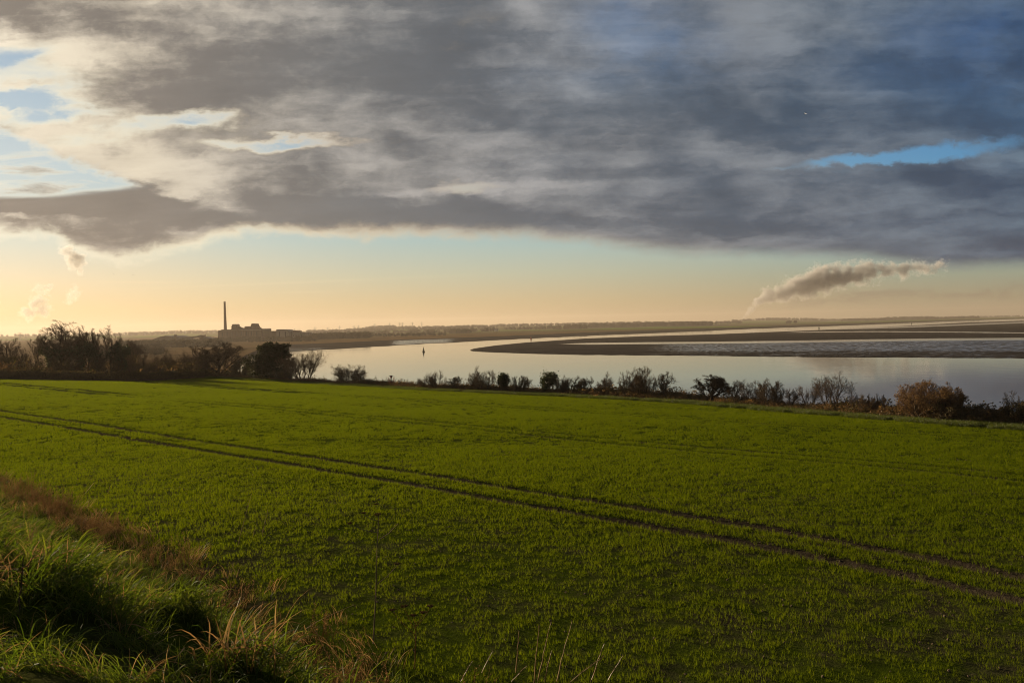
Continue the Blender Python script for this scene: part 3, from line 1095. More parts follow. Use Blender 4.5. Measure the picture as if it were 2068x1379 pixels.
def ribbons(rng, base, dirs, ln, width, K, droop, wig=0.05, trop=0.0):
    """grass blades: tapering strips that arch over"""
    n = len(base)
    P, Rr, Ds = march(rng, base, dirs, ln, np.ones(n), K, wig, trop, 0.0, droop)
    side = unit(np.cross(unit(Ds[:, 0]), unit(rng.normal(0, 1, (n, 3)))))
    w = width[:, None] * np.array([0.75] + [1.0] * (K - 2) + [0.6, 0.06])[None, :K + 1]
    L = P - side[:, None] * w[..., None] * 0.5
    Q = P + side[:, None] * w[..., None] * 0.5
    V = np.stack([L, Q], 2).reshape(-1, 3)
    b = np.arange(n)[:, None] * (K + 1) * 2 + np.arange(K)[None] * 2
    F = np.stack([b, b + 1, b + 3, b + 2], -1).reshape(-1, 4)
    return V, F


# ------------------------------------------------------------------ kinds of tree and shrub
def plant_shape(kind, seed, H, W):
    """returns stems, twigs and leaves as (verts, faces), scaled to height H and width W"""
    rng = np.random.default_rng(seed)
    leaves = None
    tw = 0.0075 + 0.0007 * H
    if kind in ('fan', 'dense', 'red', 'thin', 'scrub'):
        ns = {'fan': 14, 'dense': 13, 'red': 24, 'thin': 8, 'scrub': 14}[kind]
        spread = {'fan': 0.75, 'dense': 0.7, 'red': 0.65, 'thin': 0.45, 'scrub': 0.75}[kind]
        az = rng.random(ns) * 6.283
        sp = spread * np.sqrt(rng.random(ns))
        d = np.stack([np.cos(az) * sp, np.sin(az) * sp, np.ones(ns)], 1)
        p = np.stack([np.cos(az) * sp * W * 0.22, np.sin(az) * sp * W * 0.22, np.full(ns, -0.15)], 1)
        ln = H * (0.62 + 0.4 * rng.random(ns))
        r = np.full(ns, 0.017 * H) * (0.6 + 0.6 * rng.random(ns))
        lv = {'fan': [(9, 0.2, 0.5, 0.5), (8, 0.2, 0.55, 0.52), (7, 0.2, 0.6, 0.55)],
              'dense': [(9, 0.12, 0.7, 0.46), (8, 0.15, 0.8, 0.5), (6, 0.2, 0.8, 0.55)],
              'red': [(9, 0.1, 0.42, 0.5), (8, 0.1, 0.5, 0.5), (6, 0.2, 0.5, 0.55)],
              'thin': [(8, 0.3, 0.55, 0.5), (7, 0.25, 0.55, 0.5), (6, 0.3, 0.6, 0.5)],
              'scrub': [(9, 0.1, 0.7, 0.5), (8, 0.1, 0.8, 0.55), (6, 0.2, 0.8, 0.6)]}[kind]
        K, wig, trop = [7, 5, 4, 3], [0.13, 0.16, 0.2, 0.2], [0.03, 0.06, 0.05, 0.02]
    elif kind in ('round', 'tall', 'ivy', 'crooked'):
        ns = 2 if kind == 'crooked' else 1
        p = np.stack([rng.normal(0, 0.12, ns) * (ns > 1), rng.normal(0, 0.12, ns) * (ns > 1), np.full(ns, -0.2)], 1)
        d = np.stack([rng.normal(0, 0.12 if ns == 1 else 0.4, ns), rng.normal(0, 0.12, ns), np.ones(ns)], 1)
        ln = np.full(ns, H * (0.55 if kind != 'tall' else 0.8))
        r = np.full(ns, 0.026 * H)
        lv = {'round': [(18, 0.25, 0.8, 0.68), (10, 0.25, 0.65, 0.5), (8, 0.2, 0.65, 0.5), (6, 0.2, 0.65, 0.55)],
              'tall': [(13, 0.3, 0.65, 0.62), (9, 0.3, 0.6, 0.48), (7, 0.25, 0.65, 0.48), (5, 0.2, 0.65, 0.5)],
              'ivy': [(8, 0.35, 0.7, 0.5), (6, 0.2, 0.7, 0.5), (5, 0.2, 0.7, 0.5)],
              'crooked': [(9, 0.3, 0.75, 0.62), (8, 0.2, 0.75, 0.5), (8, 0.2, 0.75, 0.5)]}[kind]
        K, wig, trop = [7, 6, 5, 4, 3], [0.10, 0.15, 0.18, 0.2, 0.2], [0.02, 0.05, 0.05, 0.03, 0.0]
    elif kind == 'conifer':
        p = np.array([[0, 0, -0.2]])
        d = np.array([[0.03, 0, 1.0]])
        ln, r = np.array([H * 0.97]), np.array([0.02 * H])
        lv = [(80, 0.06, 1.15, 0.40), (10, 0.1, 0.7, 0.42), (5, 0.2, 0.7, 0.5)]
        K, wig, trop = [8, 5, 4, 3], [0.03, 0.1, 0.15, 0.2], [0.02, 0.05, 0.02, 0.0]
    stems, twigs, tips = [], [], []
    for li in range(len(lv) + 1):
        P, Rr, Ds = march(rng, p, d, ln, r, K[li], wig[li], trop[li], 0.3 if li else 0.25)
        (stems if li < 2 else twigs).append(tubes(P, Rr, 6 if li == 0 else (4 if li == 1 else 3)))
        if li == len(lv):
            tips.append(P.reshape(-1, 3))
            break
        if li == len(lv) - 1:
            tips.append(P.reshape(-1, 3))
        m, t0, ang, lf = lv[li]
        p, d, ln, r = spawn(rng, P, Rr, Ds, ln, m, t0, ang, lf, 0.55, tw * (1.5 if li == 0 else 1.0), up=0.12)
    sv, sf = merge(stems)
    tv, tf = merge(twigs)
    T = np.concatenate(tips)
    # fit the crown to the size wanted
    zmax = np.percentile(tv[:, 2], 97.5)
    wx = np.percentile(tv[:, 0], 98.5) - np.percentile(tv[:, 0], 1.5)
    cx = 0.5 * (np.percentile(tv[:, 0], 98.5) + np.percentile(tv[:, 0], 1.5))
    kz, kx = H / zmax, W / max(wx, 0.1)
    if kind == 'conifer':
        t = np.clip(T[:, 2] / zmax, 0, 1)
    for A in (sv, tv, T):
        zz = np.clip(A[:, 2:3] / zmax, 0, 1)
        A[:, 0:1] = (A[:, 0:1] - cx * zz)
        A[:, :2] *= kx ** 1.0
        A[:, 2] *= kz
    # round the crown off: shoots past the outline are drawn in
    zc = 0.42 * H
    for A in (sv, tv, T):
        q = np.sqrt((A[:, 0] / (W * .5)) ** 2 + (A[:, 1] / (W * .5)) ** 2 + (np.maximum(A[:, 2] - zc, 0) / (H - zc)) ** 2)
        lim, keep = (0.92, 0.5) if kind in ('round', 'tall', 'red') else (1.0, 0.75)
        f = np.where(q > lim, (lim + (q - lim) * keep) / np.maximum(q, 1e-6), 1.0)[:, None]
        A[:, :2] *= f
        A[:, 2] = np.where(A[:, 2] > zc, zc + (A[:, 2] - zc) * f[:, 0], A[:, 2])
    if kind in ('ivy',):
        sel = T[rng.random(len(T)) < 0.8]
        sel = sel[sel[:, 2] < H * 0.93]
        C = sel + rng.normal(0, 0.16 + 0.02 * H, sel.shape)
        tr = sv[rng.integers(0, len(sv), 2600)] + rng.normal(0, 0.22, (2600, 3)) * np.array([1, 1, 1.3])
        C = np.concatenate([C[:5200], tr])
        C = C[C[:, 2] > 0.05]
        leaves = cards(rng, C, 0.085 + 0.008 * H)
    elif kind == 'conifer':
        C = T[rng.random(len(T)) < 0.95]
        C = C + rng.normal(0, 0.10, C.shape)
        leaves = cards(rng, C[rng.permutation(len(C))[:22000]], 0.17, asp=1.0)
    elif kind in ('dense', 'scrub'):
        sel = T[(T[:, 2] < H * 0.8)]
        sel = sel[rng.random(len(sel)) < (0.10 if kind == 'dense' else 0.07)]
        leaves = cards(rng, sel + rng.normal(0, 0.08, sel.shape), 0.055 + 0.006 * H)
    elif kind == 'red':
        sel = T[rng.random(len(T)) < 0.22]
        leaves = cards(rng, sel + rng.normal(0, 0.06, sel.shape), 0.05)
    return (sv, sf), (tv, tf), leaves


TWIG_OF = {'fan': M_TWIG, 'dense': M_TWIG_DARK, 'red': M_TWIG_RED, 'thin': M_TWIG_PALE, 'scrub': M_TWIG, 'round': M_TWIG, 'tall': M_TWIG_DARK, 'ivy': M_TWIG_DARK, 'crooked': M_TWIG, 'conifer': M_TWIG_DARK}
LEAF_OF = {'ivy': M_IVY, 'conifer': M_CONIFER, 'dense': M_BRAMBLE, 'scrub': M_BRAMBLE, 'red': M_RUST}
TREES = ('round', 'tall', 'ivy', 'crooked', 'conifer')


def plant(px, ytop, wpx, kind, label, cat, group, back=2.2, dx=0.0, twig=None, name=None, seed=None, hmin=0.5):
    """one bush or tree, standing BACK metres past the field edge on the bearing of photo column px"""
    c = ray(px, 780).x
    phi = math.atan2(c, 1)
    rr = float(np.interp(phi, EDGE_PHI, EDGE_R)) + back
    x, y = rr * math.sin(phi), rr * math.cos(phi)
    z = ground_z(x, y)
    H = max(hmin, at(px, ytop, y).z - z)
    W = max(0.5, wpx / FPX * y)
    (sv, sf), (tv, tf), lv = plant_shape(kind, seed if seed is not None else int(px * 7 + ytop), H, W)
    tree = kind in TREES
    o = empty(name or ('conifer_tree' if kind == 'conifer' else 'ivy_clad_tree' if kind == 'ivy' else 'bare_tree' if tree else 'shrub'), (x, y, z), rz=0.0)
    tag(o, label, cat, group)
    link('trunk' if tree else 'stems', np_mesh('trunk' if tree else 'stems', sv, sf, smooth_shade=True), M_BARK, o)
    tm = twig or TWIG_OF[kind]
    cr = link('crown' if tree else 'twigs', np_mesh('crown' if tree else 'twigs', tv, tf), tm, o)
    if lv is not None:
        nm = {'ivy': 'ivy_leaves', 'conifer': 'needles'}.get(kind, 'dead_leaves')
        link(nm, np_mesh(nm, lv[0], lv[1]), LEAF_OF[kind], o)
    return o


SH = 'bushes along the river bank'
LT = 'trees beyond the left hedge'
# column, top row, width in the photo, kind, label
plant(548, 696, 78, 'conifer', 'dark dense conifer with a flat bushy top, left of the round bare tree', 'tree', SH, back=3)
plant(612, 710, 86, 'fan', 'round bare tree beside the dark conifer, water showing through its twigs', 'tree', SH, back=3, name='bare_tree', seed=19)
plant(578, 742, 44, 'dense', 'low dark bush in the dip between conifer and round bare tree', 'bush', SH, back=2.5)
plant(705, 738, 66, 'scrub', 'brown rounded bush standing alone by the water right of the round bare tree', 'bush', SH, back=2.5)
plant(740, 766, 40, 'scrub', 'low brown bush at the foot of the lone rounded bush', 'bush', SH, back=2, hmin=.8)
plant(852, 764, 22, 'thin', 'wispy pale bush at the left end of the mid-bank group', 'bush', SH)
plant(880, 753, 46, 'fan', 'upright brown bush with feathery top, first tall one right of the beacon', 'bush', SH)
plant(919, 761, 30, 'crooked', 'small bent dark tree leaning against the upright brown bush', 'tree', SH, name='small_tree')
plant(974, 748, 58, 'fan', 'fan-shaped bare bush with slanting twigs, standing clear of its neighbours', 'bush', SH, seed=41)
plant(1019, 757, 18, 'ivy', 'thin upright stem with a leafy tuft, just right of the fan-shaped bush', 'tree', SH, name='ivy_clad_tree')
plant(1052, 760, 42, 'fan', 'grey-brown bush between the tufted stem and the ivy-covered tree', 'bush', SH)
plant(1098, 754, 46, 'ivy', 'green ivy-covered tree bulging over the bank, greenest of the row', 'tree', SH)
plant(1116, 757, 32, 'thin', 'bare twigs rising just behind the green ivy-covered tree', 'bush', SH, back=4)
plant(1138, 764, 26, 'fan', 'small bare bush right of the green ivy-covered tree', 'bush', SH)
plant(1157, 761, 34, 'crooked', 'small bare tree with a visible forked trunk', 'tree', SH, name='small_tree')
plant(1182, 763, 36, 'round', 'low wide-crowned bare tree right of the forked one', 'tree', SH, name='small_tree')
plant(1221, 756, 36, 'thin', 'pale thin-twigged bush left of the tall dense clump', 'bush', SH)
plant(1275, 757, 50, 'fan', 'left shoulder of brown twigs beside the tallest bush', 'bush', SH)
plant(1301, 743, 60, 'fan', 'tallest bare bush in the middle of the bank, dense at its foot', 'bush', SH, seed=77)
plant(1345, 752, 42, 'crooked', 'dark upright tree on the right side of the tallest bush', 'tree', SH, name='small_tree')
plant(1434, 757, 82, 'round', 'broad dark tree with clumped crown, alone right of the gap', 'tree', SH, name='small_tree', twig=M_TWIG_DARK)
plant(1486, 770, 32, 'crooked', 'narrow dark tree touching the broad clumped one', 'tree', SH, name='small_tree')
plant(1512, 768, 44, 'thin', 'grey see-through bush right of the narrow dark tree', 'bush', SH)
plant(1556, 770, 56, 'fan', 'leaning brown bush with long fine twigs before the pale stems', 'bush', SH)
plant(1600, 785, 32, 'crooked', 'small twisted tree with pale bare stems and few twigs', 'tree', SH, name='small_tree', twig=M_TWIG_PALE)
plant(1634, 766, 46, 'thin', 'sparse feathery tree left of the tall sparse one', 'tree', SH, name='bare_tree')
plant(1680, 756, 74, 'thin', 'tall sparse tree with long curved limbs near the right end', 'tree', SH, name='bare_tree', seed=9)
plant(1727, 799, 28, 'thin', 'thin low bush with whitish stems right of the tall sparse tree', 'bush', SH)
plant(1763, 799, 58, 'fan', 'low rounded grey bush with vertical twigs', 'bush', SH)
plant(1797, 826, 44, 'red', 'small rust-coloured bush at the foot of the big rust one', 'bush', SH, back=1.5)
plant(1880, 772, 130, 'red', 'big rust-orange bush, the largest and reddest on the bank', 'bush', SH, seed=5)
plant(1915, 806, 70, 'dense', 'dark bush merging with the right side of the big rust bush', 'bush', SH, back=1.6)
plant(1965, 818, 74, 'dense', 'low dark straggling bush trailing right from the rust one', 'bush', SH)
plant(2058, 798, 60, 'dense', 'dark bush cut by the right edge of the picture', 'bush', SH)
# around the bend of the field at the left
plant(446, 688, 110, 'round', 'wide domed bare tree at the corner of the field', 'tree', SH, back=8, seed=23)
plant(488, 722, 40, 'dense', 'dark bush at the right foot of the domed tree', 'bush', SH, back=4)
plant(520, 738, 36, 'dense', 'dark bush squeezed between domed tree and conifer', 'bush', SH, back=3)
plant(400, 722, 60, 'dense', 'dark bush on the left side of the domed tree', 'bush', SH, back=8)
plant(352, 730, 60, 'dense', 'low dark thicket bush behind the end of the hedge', 'bush', SH, back=10)
plant(300, 738, 60, 'scrub', 'low brown bush behind the hedge, left of the thicket', 'bush', SH, back=12)
plant(253, 702, 60, 'scrub', 'brown scrubby bush right beside the end of the dark wood', 'bush', LT, back=34)
plant(318, 712, 70, 'scrub', 'broad brown bush below the arched shed, beyond the hedge', 'bush', LT, back=48)
plant(372, 713, 64, 'scrub', 'brown bush below the conveyor, left of the domed tree', 'bush', LT, back=40)
plant(338, 722, 50, 'dense', 'darker low bush in front of the broad brown one below the shed', 'bush', LT, back=26)
plant(282, 722, 60, 'scrub', 'low brown bush at the foot of the leaning bare tree', 'bush', LT, back=30)
plant(415, 706, 60, 'scrub', 'reddish-brown bush tucked behind the left side of the domed tree', 'bush', LT, back=22)
plant(276, 683, 44, 'round', 'leaning bare tree standing alone right of the dark wood', 'tree', LT, back=62, seed=3)
plant(225, 655, 46, 'tall', 'tall tree with two tufted tops at the right end of the wood', 'tree', LT, back=24, seed=15)
plant(203, 688, 50, 'ivy', 'dark ivy-laden tree below the two tufted tops', 'tree', LT, back=22)
plant(238, 692, 40, 'ivy', 'dark leafy tree closing the right end of the wood', 'tree', LT, back=20)
plant(186, 666, 60, 'round', 'rounded bare tree in the middle of the wood', 'tree', LT, back=26, seed=8)
plant(158, 651, 36, 'tall', 'narrow tree with upswept limbs right of the biggest crown', 'tree', LT, back=30, seed=31)
plant(122, 650, 96, 'round', 'biggest bare crown of the wood, sunset sky showing through', 'tree', LT, back=24, seed=12)
plant(160, 696, 70, 'ivy', 'dark leafy understorey tree beneath the narrow upswept one', 'tree', LT, back=19)
plant(92, 697, 50, 'ivy', 'dark leafy understorey tree beneath the biggest crown', 'tree', LT, back=19)
plant(64, 682, 52, 'tall', 'fuzzy dark tree left of the biggest crown', 'tree', LT, back=30, seed=44)
plant(28, 678, 56, 'tall', 'fuzzy dark tree near the left edge with level top', 'tree', LT, back=27, seed=46)
plant(-8, 680, 60, 'tall', 'fuzzy dark tree cut by the left edge', 'tree', LT, back=28, seed=47)
plant(45, 705, 60, 'dense', 'dark thicket at the foot of the left-hand trees', 'bush', LT, back=16)
plant(5, 705, 60, 'dense', 'dark thicket cut by the left edge', 'bush', LT, back=16)
plant(130, 716, 60, 'dense', 'dark thicket under the biggest crown', 'bush', LT, back=14)
plant(215, 720, 60, 'dense', 'dark thicket under the two tufted tops', 'bush', LT, back=14)
plant(-60, 686, 70, 'tall', 'fuzzy dark tree out past the left edge', 'tree', LT, back=27, seed=48)
# ------------------------------------------------------------------ scattered cover
def gn_scatter(name, pts, var, rot, sc, sources):
    """one object: points carrying copies of small source meshes"""
    me = bpy.data.meshes.new(name)
    me.vertices.add(len(pts))
    me.vertices.foreach_set('co', np.asarray(pts, np.float32).ravel())
    for k, v, t in (('var', var, 'INT'), ('turn', rot, 'FLOAT'), ('size', sc, 'FLOAT')):
        a = me.attributes.new(k, t, 'POINT')
        a.data.foreach_set('value', np.asarray(v, np.int32 if t == 'INT' else np.float32))
    o = bpy.data.objects.new(name, me)
    COL.objects.link(o)
    ng = bpy.data.node_groups.new(name, 'GeometryNodeTree')
    ng.interface.new_socket('Geometry', in_out='INPUT', socket_type='NodeSocketGeometry')
    ng.interface.new_socket('Geometry', in_out='OUTPUT', socket_type='NodeSocketGeometry')
    N, L = ng.nodes, ng.links
    gi, go = N.new('NodeGroupInput'), N.new('NodeGroupOutput')
    join = N.new('GeometryNodeJoinGeometry')

    def attr(nm, t):
        n = N.new('GeometryNodeInputNamedAttribute')
        n.data_type = t
        n.inputs['Name'].default_value = nm
        return n.outputs['Attribute']
    va, tu, sz = attr('var', 'INT'), attr('turn', 'FLOAT'), attr('size', 'FLOAT')
    cx = N.new('ShaderNodeCombineXYZ')
    L.new(tu, cx.inputs[2])
    for k, s in enumerate(sources):
        oi = N.new('GeometryNodeObjectInfo')
        oi.inputs['Object'].default_value = s
        oi.inputs['As Instance'].default_value = True
        cmp = N.new('FunctionNodeCompare')
        cmp.data_type = 'INT'
        cmp.operation = 'EQUAL'
        L.new(va, cmp.inputs[2])
        cmp.inputs[3].default_value = k
        ip = N.new('GeometryNodeInstanceOnPoints')
        L.new(gi.outputs[0], ip.inputs['Points'])
        L.new(cmp.outputs[0], ip.inputs['Selection'])
        L.new(oi.outputs['Geometry'], ip.inputs['Instance'])
        L.new(cx.outputs[0], ip.inputs['Rotation'])
        L.new(sz, ip.inputs['Scale'])
        L.new(ip.outputs[0], join.inputs[0])
    L.new(join.outputs[0], go.inputs[0])
    md = o.modifiers.new('scatter', 'NODES')
    md.node_group = ng
    return o


def source(name, V, F, mat):
    me = np_mesh(name, V, F)
    me.materials.append(mat)
    return bpy.data.objects.new(name, me)      # only read by the scatter, not placed in the scene


def tuft_patch(rng, size, ntuft, nbl, hmin, hmax, w, lean=0.45, droop=0.25, K=3):
    c = (rng.random((ntuft, 2)) - 0.5) * size
    b = np.repeat(c, nbl, 0) + rng.normal(0, 0.012, (ntuft * nbl, 2))
    n = len(b)
    az = rng.random(n) * 6.283
    ln = hmin + (hmax - hmin) * rng.random(n) ** 1.2
    d = np.stack([np.cos(az) * lean * rng.random(n) ** 0.7, np.sin(az) * lean * rng.random(n) ** 0.7, np.ones(n)], 1)
    base = np.concatenate([b, np.full((n, 1), -0.02)], 1)
    return ribbons(rng, base, d, ln, w * (0.7 + 0.6 * rng.random(n)), K, droop, 0.10)


def in_view(x, y, pad=0.07):
    return (y > 1) & (np.abs(x / np.maximum(y, 1)) < 0.645 + pad)


rng = np.random.default_rng(5)
# young corn on the field: small patches of seedlings, thinner where the soil shows
srcs = [source('seedling_patch', *tuft_patch(rng, 0.56, 34, 4, 0.06, 0.155, 0.0050, 0.42, 0.22), M_CROP) for _ in range(7)]
srcs += [source('seedling_patch_thin', *tuft_patch(rng, 0.56, 17, 4, 0.05, 0.135, 0.0050, 0.42, 0.22), M_CROP) for _ in range(4)]
srcs += [source('seedling_patch_wide', *tuft_patch(rng, 1.0, 60, 5, 0.07, 0.165, 0.009, 0.5, 0.25), M_CROP) for _ in range(6)]
srcs += [source('seedling_tuft', *tuft_patch(rng, 0.15, 3, 4, 0.06, 0.16, 0.0060, 0.42, 0.22), M_CROP) for _ in range(5)]
P_, V_, R_, S_ = [], [], [], []


def sow(r0, r1, step, wide):
    uu, ww = np.meshgrid(np.arange(-60, 160, step), np.arange(4, 130, step), indexing='ij')
    uu = uu.ravel() + rng.uniform(-.5, .5, uu.size) * step
    ww = ww.ravel() + rng.uniform(-.5, .5, ww.size) * step
    xx, yy = from_uw(uu, ww)
    rr = np.hypot(xx, yy) + rng.normal(0, 0.8, len(xx))
    ok = in_view(xx, yy, 0.08) & (rr > r0) & (rr <= r1)
    xx, yy = xx[ok], yy[ok]
    n = len(xx)
    u, w = to_uw(xx, yy)
    _, v = to_uv(xx, yy)
    ok = (beyond(xx, yy) < -2.3) & (v > toe(u) + 0.35)
    half = 0.50 if wide else 0.28
    wig = (vnoise(u, u * 0, 6.0, 3) - 0.5) * 0.12
    for tt in TRAM:
        for kk in (0, GAUGE):
            ok &= np.abs(w + wig - tt - kk) > 0.30 + half
    patch = 0.5 * vnoise(u, w * 2.2, 5.0, 41) + 0.5 * vnoise(u, w, 1.3, 42)
    thin = smooth(60, 18, yy) * (0.08 + 0.28 * smooth(0.35, 0.7, vnoise(xx, yy, 9, 43)))
    keep = 1.2 - thin * 1.3 * smooth(0.80, 0.25, patch)
    dice = rng.random(n)
    var = rng.integers(11, 17, n) if wide else np.where(dice < keep, rng.integers(0, 7, n), rng.integers(7, 11, n))
    ok &= (dice < keep + 0.55)
    xx, yy = xx[ok], yy[ok]
    P_.append(np.stack([xx, yy, field_z(xx, yy)], 1))
    m = len(xx)
    V_.append(var[ok])
    R_.append(rng.random(m) * 6.283)
    S_.append((0.8 + 0.4 * rng.random(m)) * (0.75 + 0.5 * vnoise(xx, yy, 3.0, 47)) * (0.74 + 0.26 * smooth(13, 34, np.hypot(xx, yy))))


sow(8, 46, 0.40, False)
sow(46, 158, 0.74, True)
# along the ruts the edge is clean: single tufts right up to the wheel
for tt in TRAM:
    for kk in (0, GAUGE):
        uu, dd = np.meshgrid(np.arange(-40, 150, 0.13), np.arange(-0.86, 0.87, 0.125), indexing='ij')
        uu = uu.ravel() + rng.uniform(-.06, .06, uu.size)
        dd = dd.ravel() + rng.uniform(-.05, .05, dd.size)
        wig = (vnoise(uu, uu * 0, 6.0, 3) - 0.5) * 0.12
        xx, yy = from_uw(uu, tt + kk + dd - wig)
        rr = np.hypot(xx, yy)
        ok = in_view(xx, yy, .05) & (rr < 100) & (beyond(xx, yy) < -2.3) & (np.abs(dd) > (0.33 if tt < 30 else 0.22) + 0.04 * rng.random(len(dd)))
        ok &= rng.random(len(xx)) < np.where(rr < 45, 1.0, 0.6)
        xx, yy = xx[ok], yy[ok]
        P_.append(np.stack([xx, yy, field_z(xx, yy)], 1))
        m = len(xx)
        V_.append(rng.integers(17, 22, m))
        R_.append(rng.random(m) * 6.283)
        S_.append(0.85 + 0.35 * rng.random(m))
crop = gn_scatter('young_crop', np.concatenate(P_), np.concatenate(V_), np.concatenate(R_), np.concatenate(S_), srcs)
tag(crop, 'short bright green cereal seedlings covering the field', 'crop', kind='stuff')
print('crop patches', len(crop.data.vertices))

# rough grass margin along the far edge, between the corn and the bushes
srcs = [source('margin_tuft', *tuft_patch(rng, 0.9, 16, 9, 0.18, 0.42, 0.012, 0.75, 0.45, 4), M_MARGIN) for _ in range(5)]
n = 9000
ph = rng.uniform(R(-21), R(36), n)
dd = rng.uniform(-2.6, 1.6, n)
rr = np.interp(ph, EDGE_PHI, EDGE_R) + dd
x, y = rr * np.sin(ph), rr * np.cos(ph)
k = vnoise(x, y, 1.5, 51) > 0.28
x, y, dd = x[k], y[k], dd[k]
z = np.where(dd < 0.8, field_z(x, y), bank_z(x, y))
o = gn_scatter('margin_grass', np.stack([x, y, z], 1), rng.integers(0, 5, len(x)), rng.random(len(x)) * 6.283, 0.5 + 0.8 * rng.random(len(x)), srcs)
tag(o, 'pale green rough grass strip between crop and bushes', 'grass', kind='stuff')

# brown bramble and dead weeds under the bushes
def bramble(rng, h, w, nst, nl):
    az = rng.random(nst) * 6.283
    b = np.stack([rng.normal(0, w * 0.3, nst), rng.normal(0, w * 0.3, nst), np.full(nst, -0.1)], 1)
    d = np.stack([np.cos(az) * 0.8, np.sin(az) * 0.8, np.ones(nst)], 1)
    P, Rr, Ds = march(rng, b, d, h * (0.7 + 0.8 * rng.random(nst)), np.full(nst, 0.012), 5, 0.2, 0.0, 0.4, 0.35)
    p, d2, l2, r2 = spawn(rng, P, Rr, Ds, np.full(nst, h * 0.6), 5, 0.2, 0.7, 0.6, 0.7, 0.008)
    P2, R2, D2 = march(rng, p, d2, l2, r2, 3, 0.25, 0.0, 0.4)
    return merge([tubes(P, Rr, 3), tubes(P2, R2, 3)]), cards(rng, P2.reshape(-1, 3)[rng.integers(0, P2.shape[0] * 4, nl)] + rng.normal(0, 0.07, (nl, 3)), 0.085)


srcs = []
for q in range(6):
    tw, lf = bramble(rng, 0.85, 1.2, 16, 260)
    me = np_mesh('bramble', np.concatenate([tw[0], lf[0]]), np.concatenate([tw[1], lf[1] + len(tw[0])]))
    me.materials.append(M_TWIG if q % 2 else M_TWIG_RED)
    me.materials.append(M_BRAMBLE if q % 3 else M_RUST)
    me.polygons.foreach_set('material_index', np.concatenate([np.zeros(len(tw[1]), np.int32), np.ones(len(lf[1]), np.int32)]))
    srcs.append(bpy.data.objects.new('bramble', me))
n = 3600
ph = rng.uniform(R(-22), R(36), n)
dd = rng.uniform(0.6, 5.6, n)
rr = np.interp(ph, EDGE_PHI, EDGE_R) + dd
x, y = rr * np.sin(ph), rr * np.cos(ph)
s = (0.38 + 0.72 * vnoise(x, y, 6, 61)) * (0.75 + 0.5 * rng.random(n)) * smooth(0.0, 2.0, dd) + 0.15
o = gn_scatter('bramble_undergrowth', np.stack([x, y, bank_z(x, y)], 1), rng.integers(0, 6, n), rng.random(n) * 6.283, s, srcs)
tag(o, 'brown bramble and dead weeds filling the gaps between the bank bushes', 'undergrowth', kind='stuff')

# scrub on the low ground past the left hedge
n = 5200
ph = rng.uniform(R(-41), R(-19), n)
dd = 6 + 260 * rng.random(n) ** 1.4
rr = np.interp(ph, EDGE_PHI, EDGE_R) + dd
x, y = rr * np.sin(ph), rr * np.cos(ph)
k = vnoise(x, y, 26, 71) > 0.36
x, y, dd = x[k], y[k], dd[k]
o = gn_scatter('scrub_undergrowth', np.stack([x, y, bank_z(x, y) - 0.1], 1), rng.integers(0, 6, len(x)), rng.random(len(x)) * 6.283, 1.6 + 1.6 * rng.random(len(x)), srcs)
tag(o, 'brown scrub spread over the low ground beyond the left hedge', 'undergrowth', kind='stuff')

# long grass on the bank at the viewer's feet
def clump(rng, nb, w, hmin, hmax, lean, droop):
    az = rng.normal(0, 0.75, nb)
    b = np.concatenate([rng.normal(0, w, (nb, 2)), np.full((nb, 1), -0.04)], 1)
    l = lean * (0.3 + rng.random(nb))
    d = np.stack([np.cos(az) * l, np.sin(az) * l, np.ones(nb)], 1)
    ln = hmin + (hmax - hmin) * rng.random(nb)
    return ribbons(rng, b, d, ln, 0.0095 * (0.6 + 0.8 * rng.random(nb)), 7, droop, 0.06)


srcs = [source('grass_clump', *clump(rng, 36, 0.13, 0.18, 0.66, 0.75, 0.66), M_GRASS) for _ in range(5)]
srcs += [source('grass_clump', *clump(rng, 46, 0.13, 0.22, 0.55, 1.0, 0.75), M_GRASS) for _ in range(2)]
srcs += [source('straw_clump', *clump(rng, 16, 0.13, 0.3, 0.75, 0.7, 0.4), M_DRY)]
n = 34000
u = rng.uniform(-6, 46, n)
t = toe(u)
v = -4 + (t + 0.3 + 4) * rng.random(n)
x, y = u * AX[0] + v * BX[0], u * AX[1] + v * BX[1]
k = in_view(x, y, 0.25) & (v < t + 0.3 * rng.normal(0, 1, n) - 2.9 * smooth(18, 6, u)) & (np.hypot(x, y) > 2.6)
# the crest to the right is short turf, out of sight
ti = tussock(x, y)
k &= (ti > 0.04) | (rng.random(n) < 0.62)
k &= rng.random(n) < 1 - 0.55 * smooth(11, 17, u)
k &= (vnoise(x, y, 0.55, 84) > 0.40) | (ti > 0.15)
x, y, v, u = x[k], y[k], v[k], u[k]
d2 = (x[:, None] - TUSS[None, :, 0]) ** 2 + (y[:, None] - TUSS[None, :, 1]) ** 2
ni = d2.argmin(1)
ox, oy = x - TUSS[ni, 0], y - TUSS[ni, 1]
turn = np.arctan2(oy - 0.22, ox + 0.22) + rng.normal(0, 0.95, len(x))
sz = (0.50 + 0.40 * np.exp(-d2.min(1) / 0.30) + 0.55 * (vnoise(x, y, 0.7, 83) - 0.3)) * (0.8 + 0.4 * rng.random(len(x))) * smooth(2.0, 4.5, np.hypot(x, y)) * (0.72 + 0.22 * smooth(11, 17, u)) + 0.1
o = gn_scatter('bank_grass', np.stack([x, y, field_z(x, y)], 1), rng.integers(0, 8, len(x)), turn, sz, srcs)
tag(o, 'long lush green grass flopping over the bank in the near corner', 'grass', kind='stuff')
print('bank clumps', len(x))

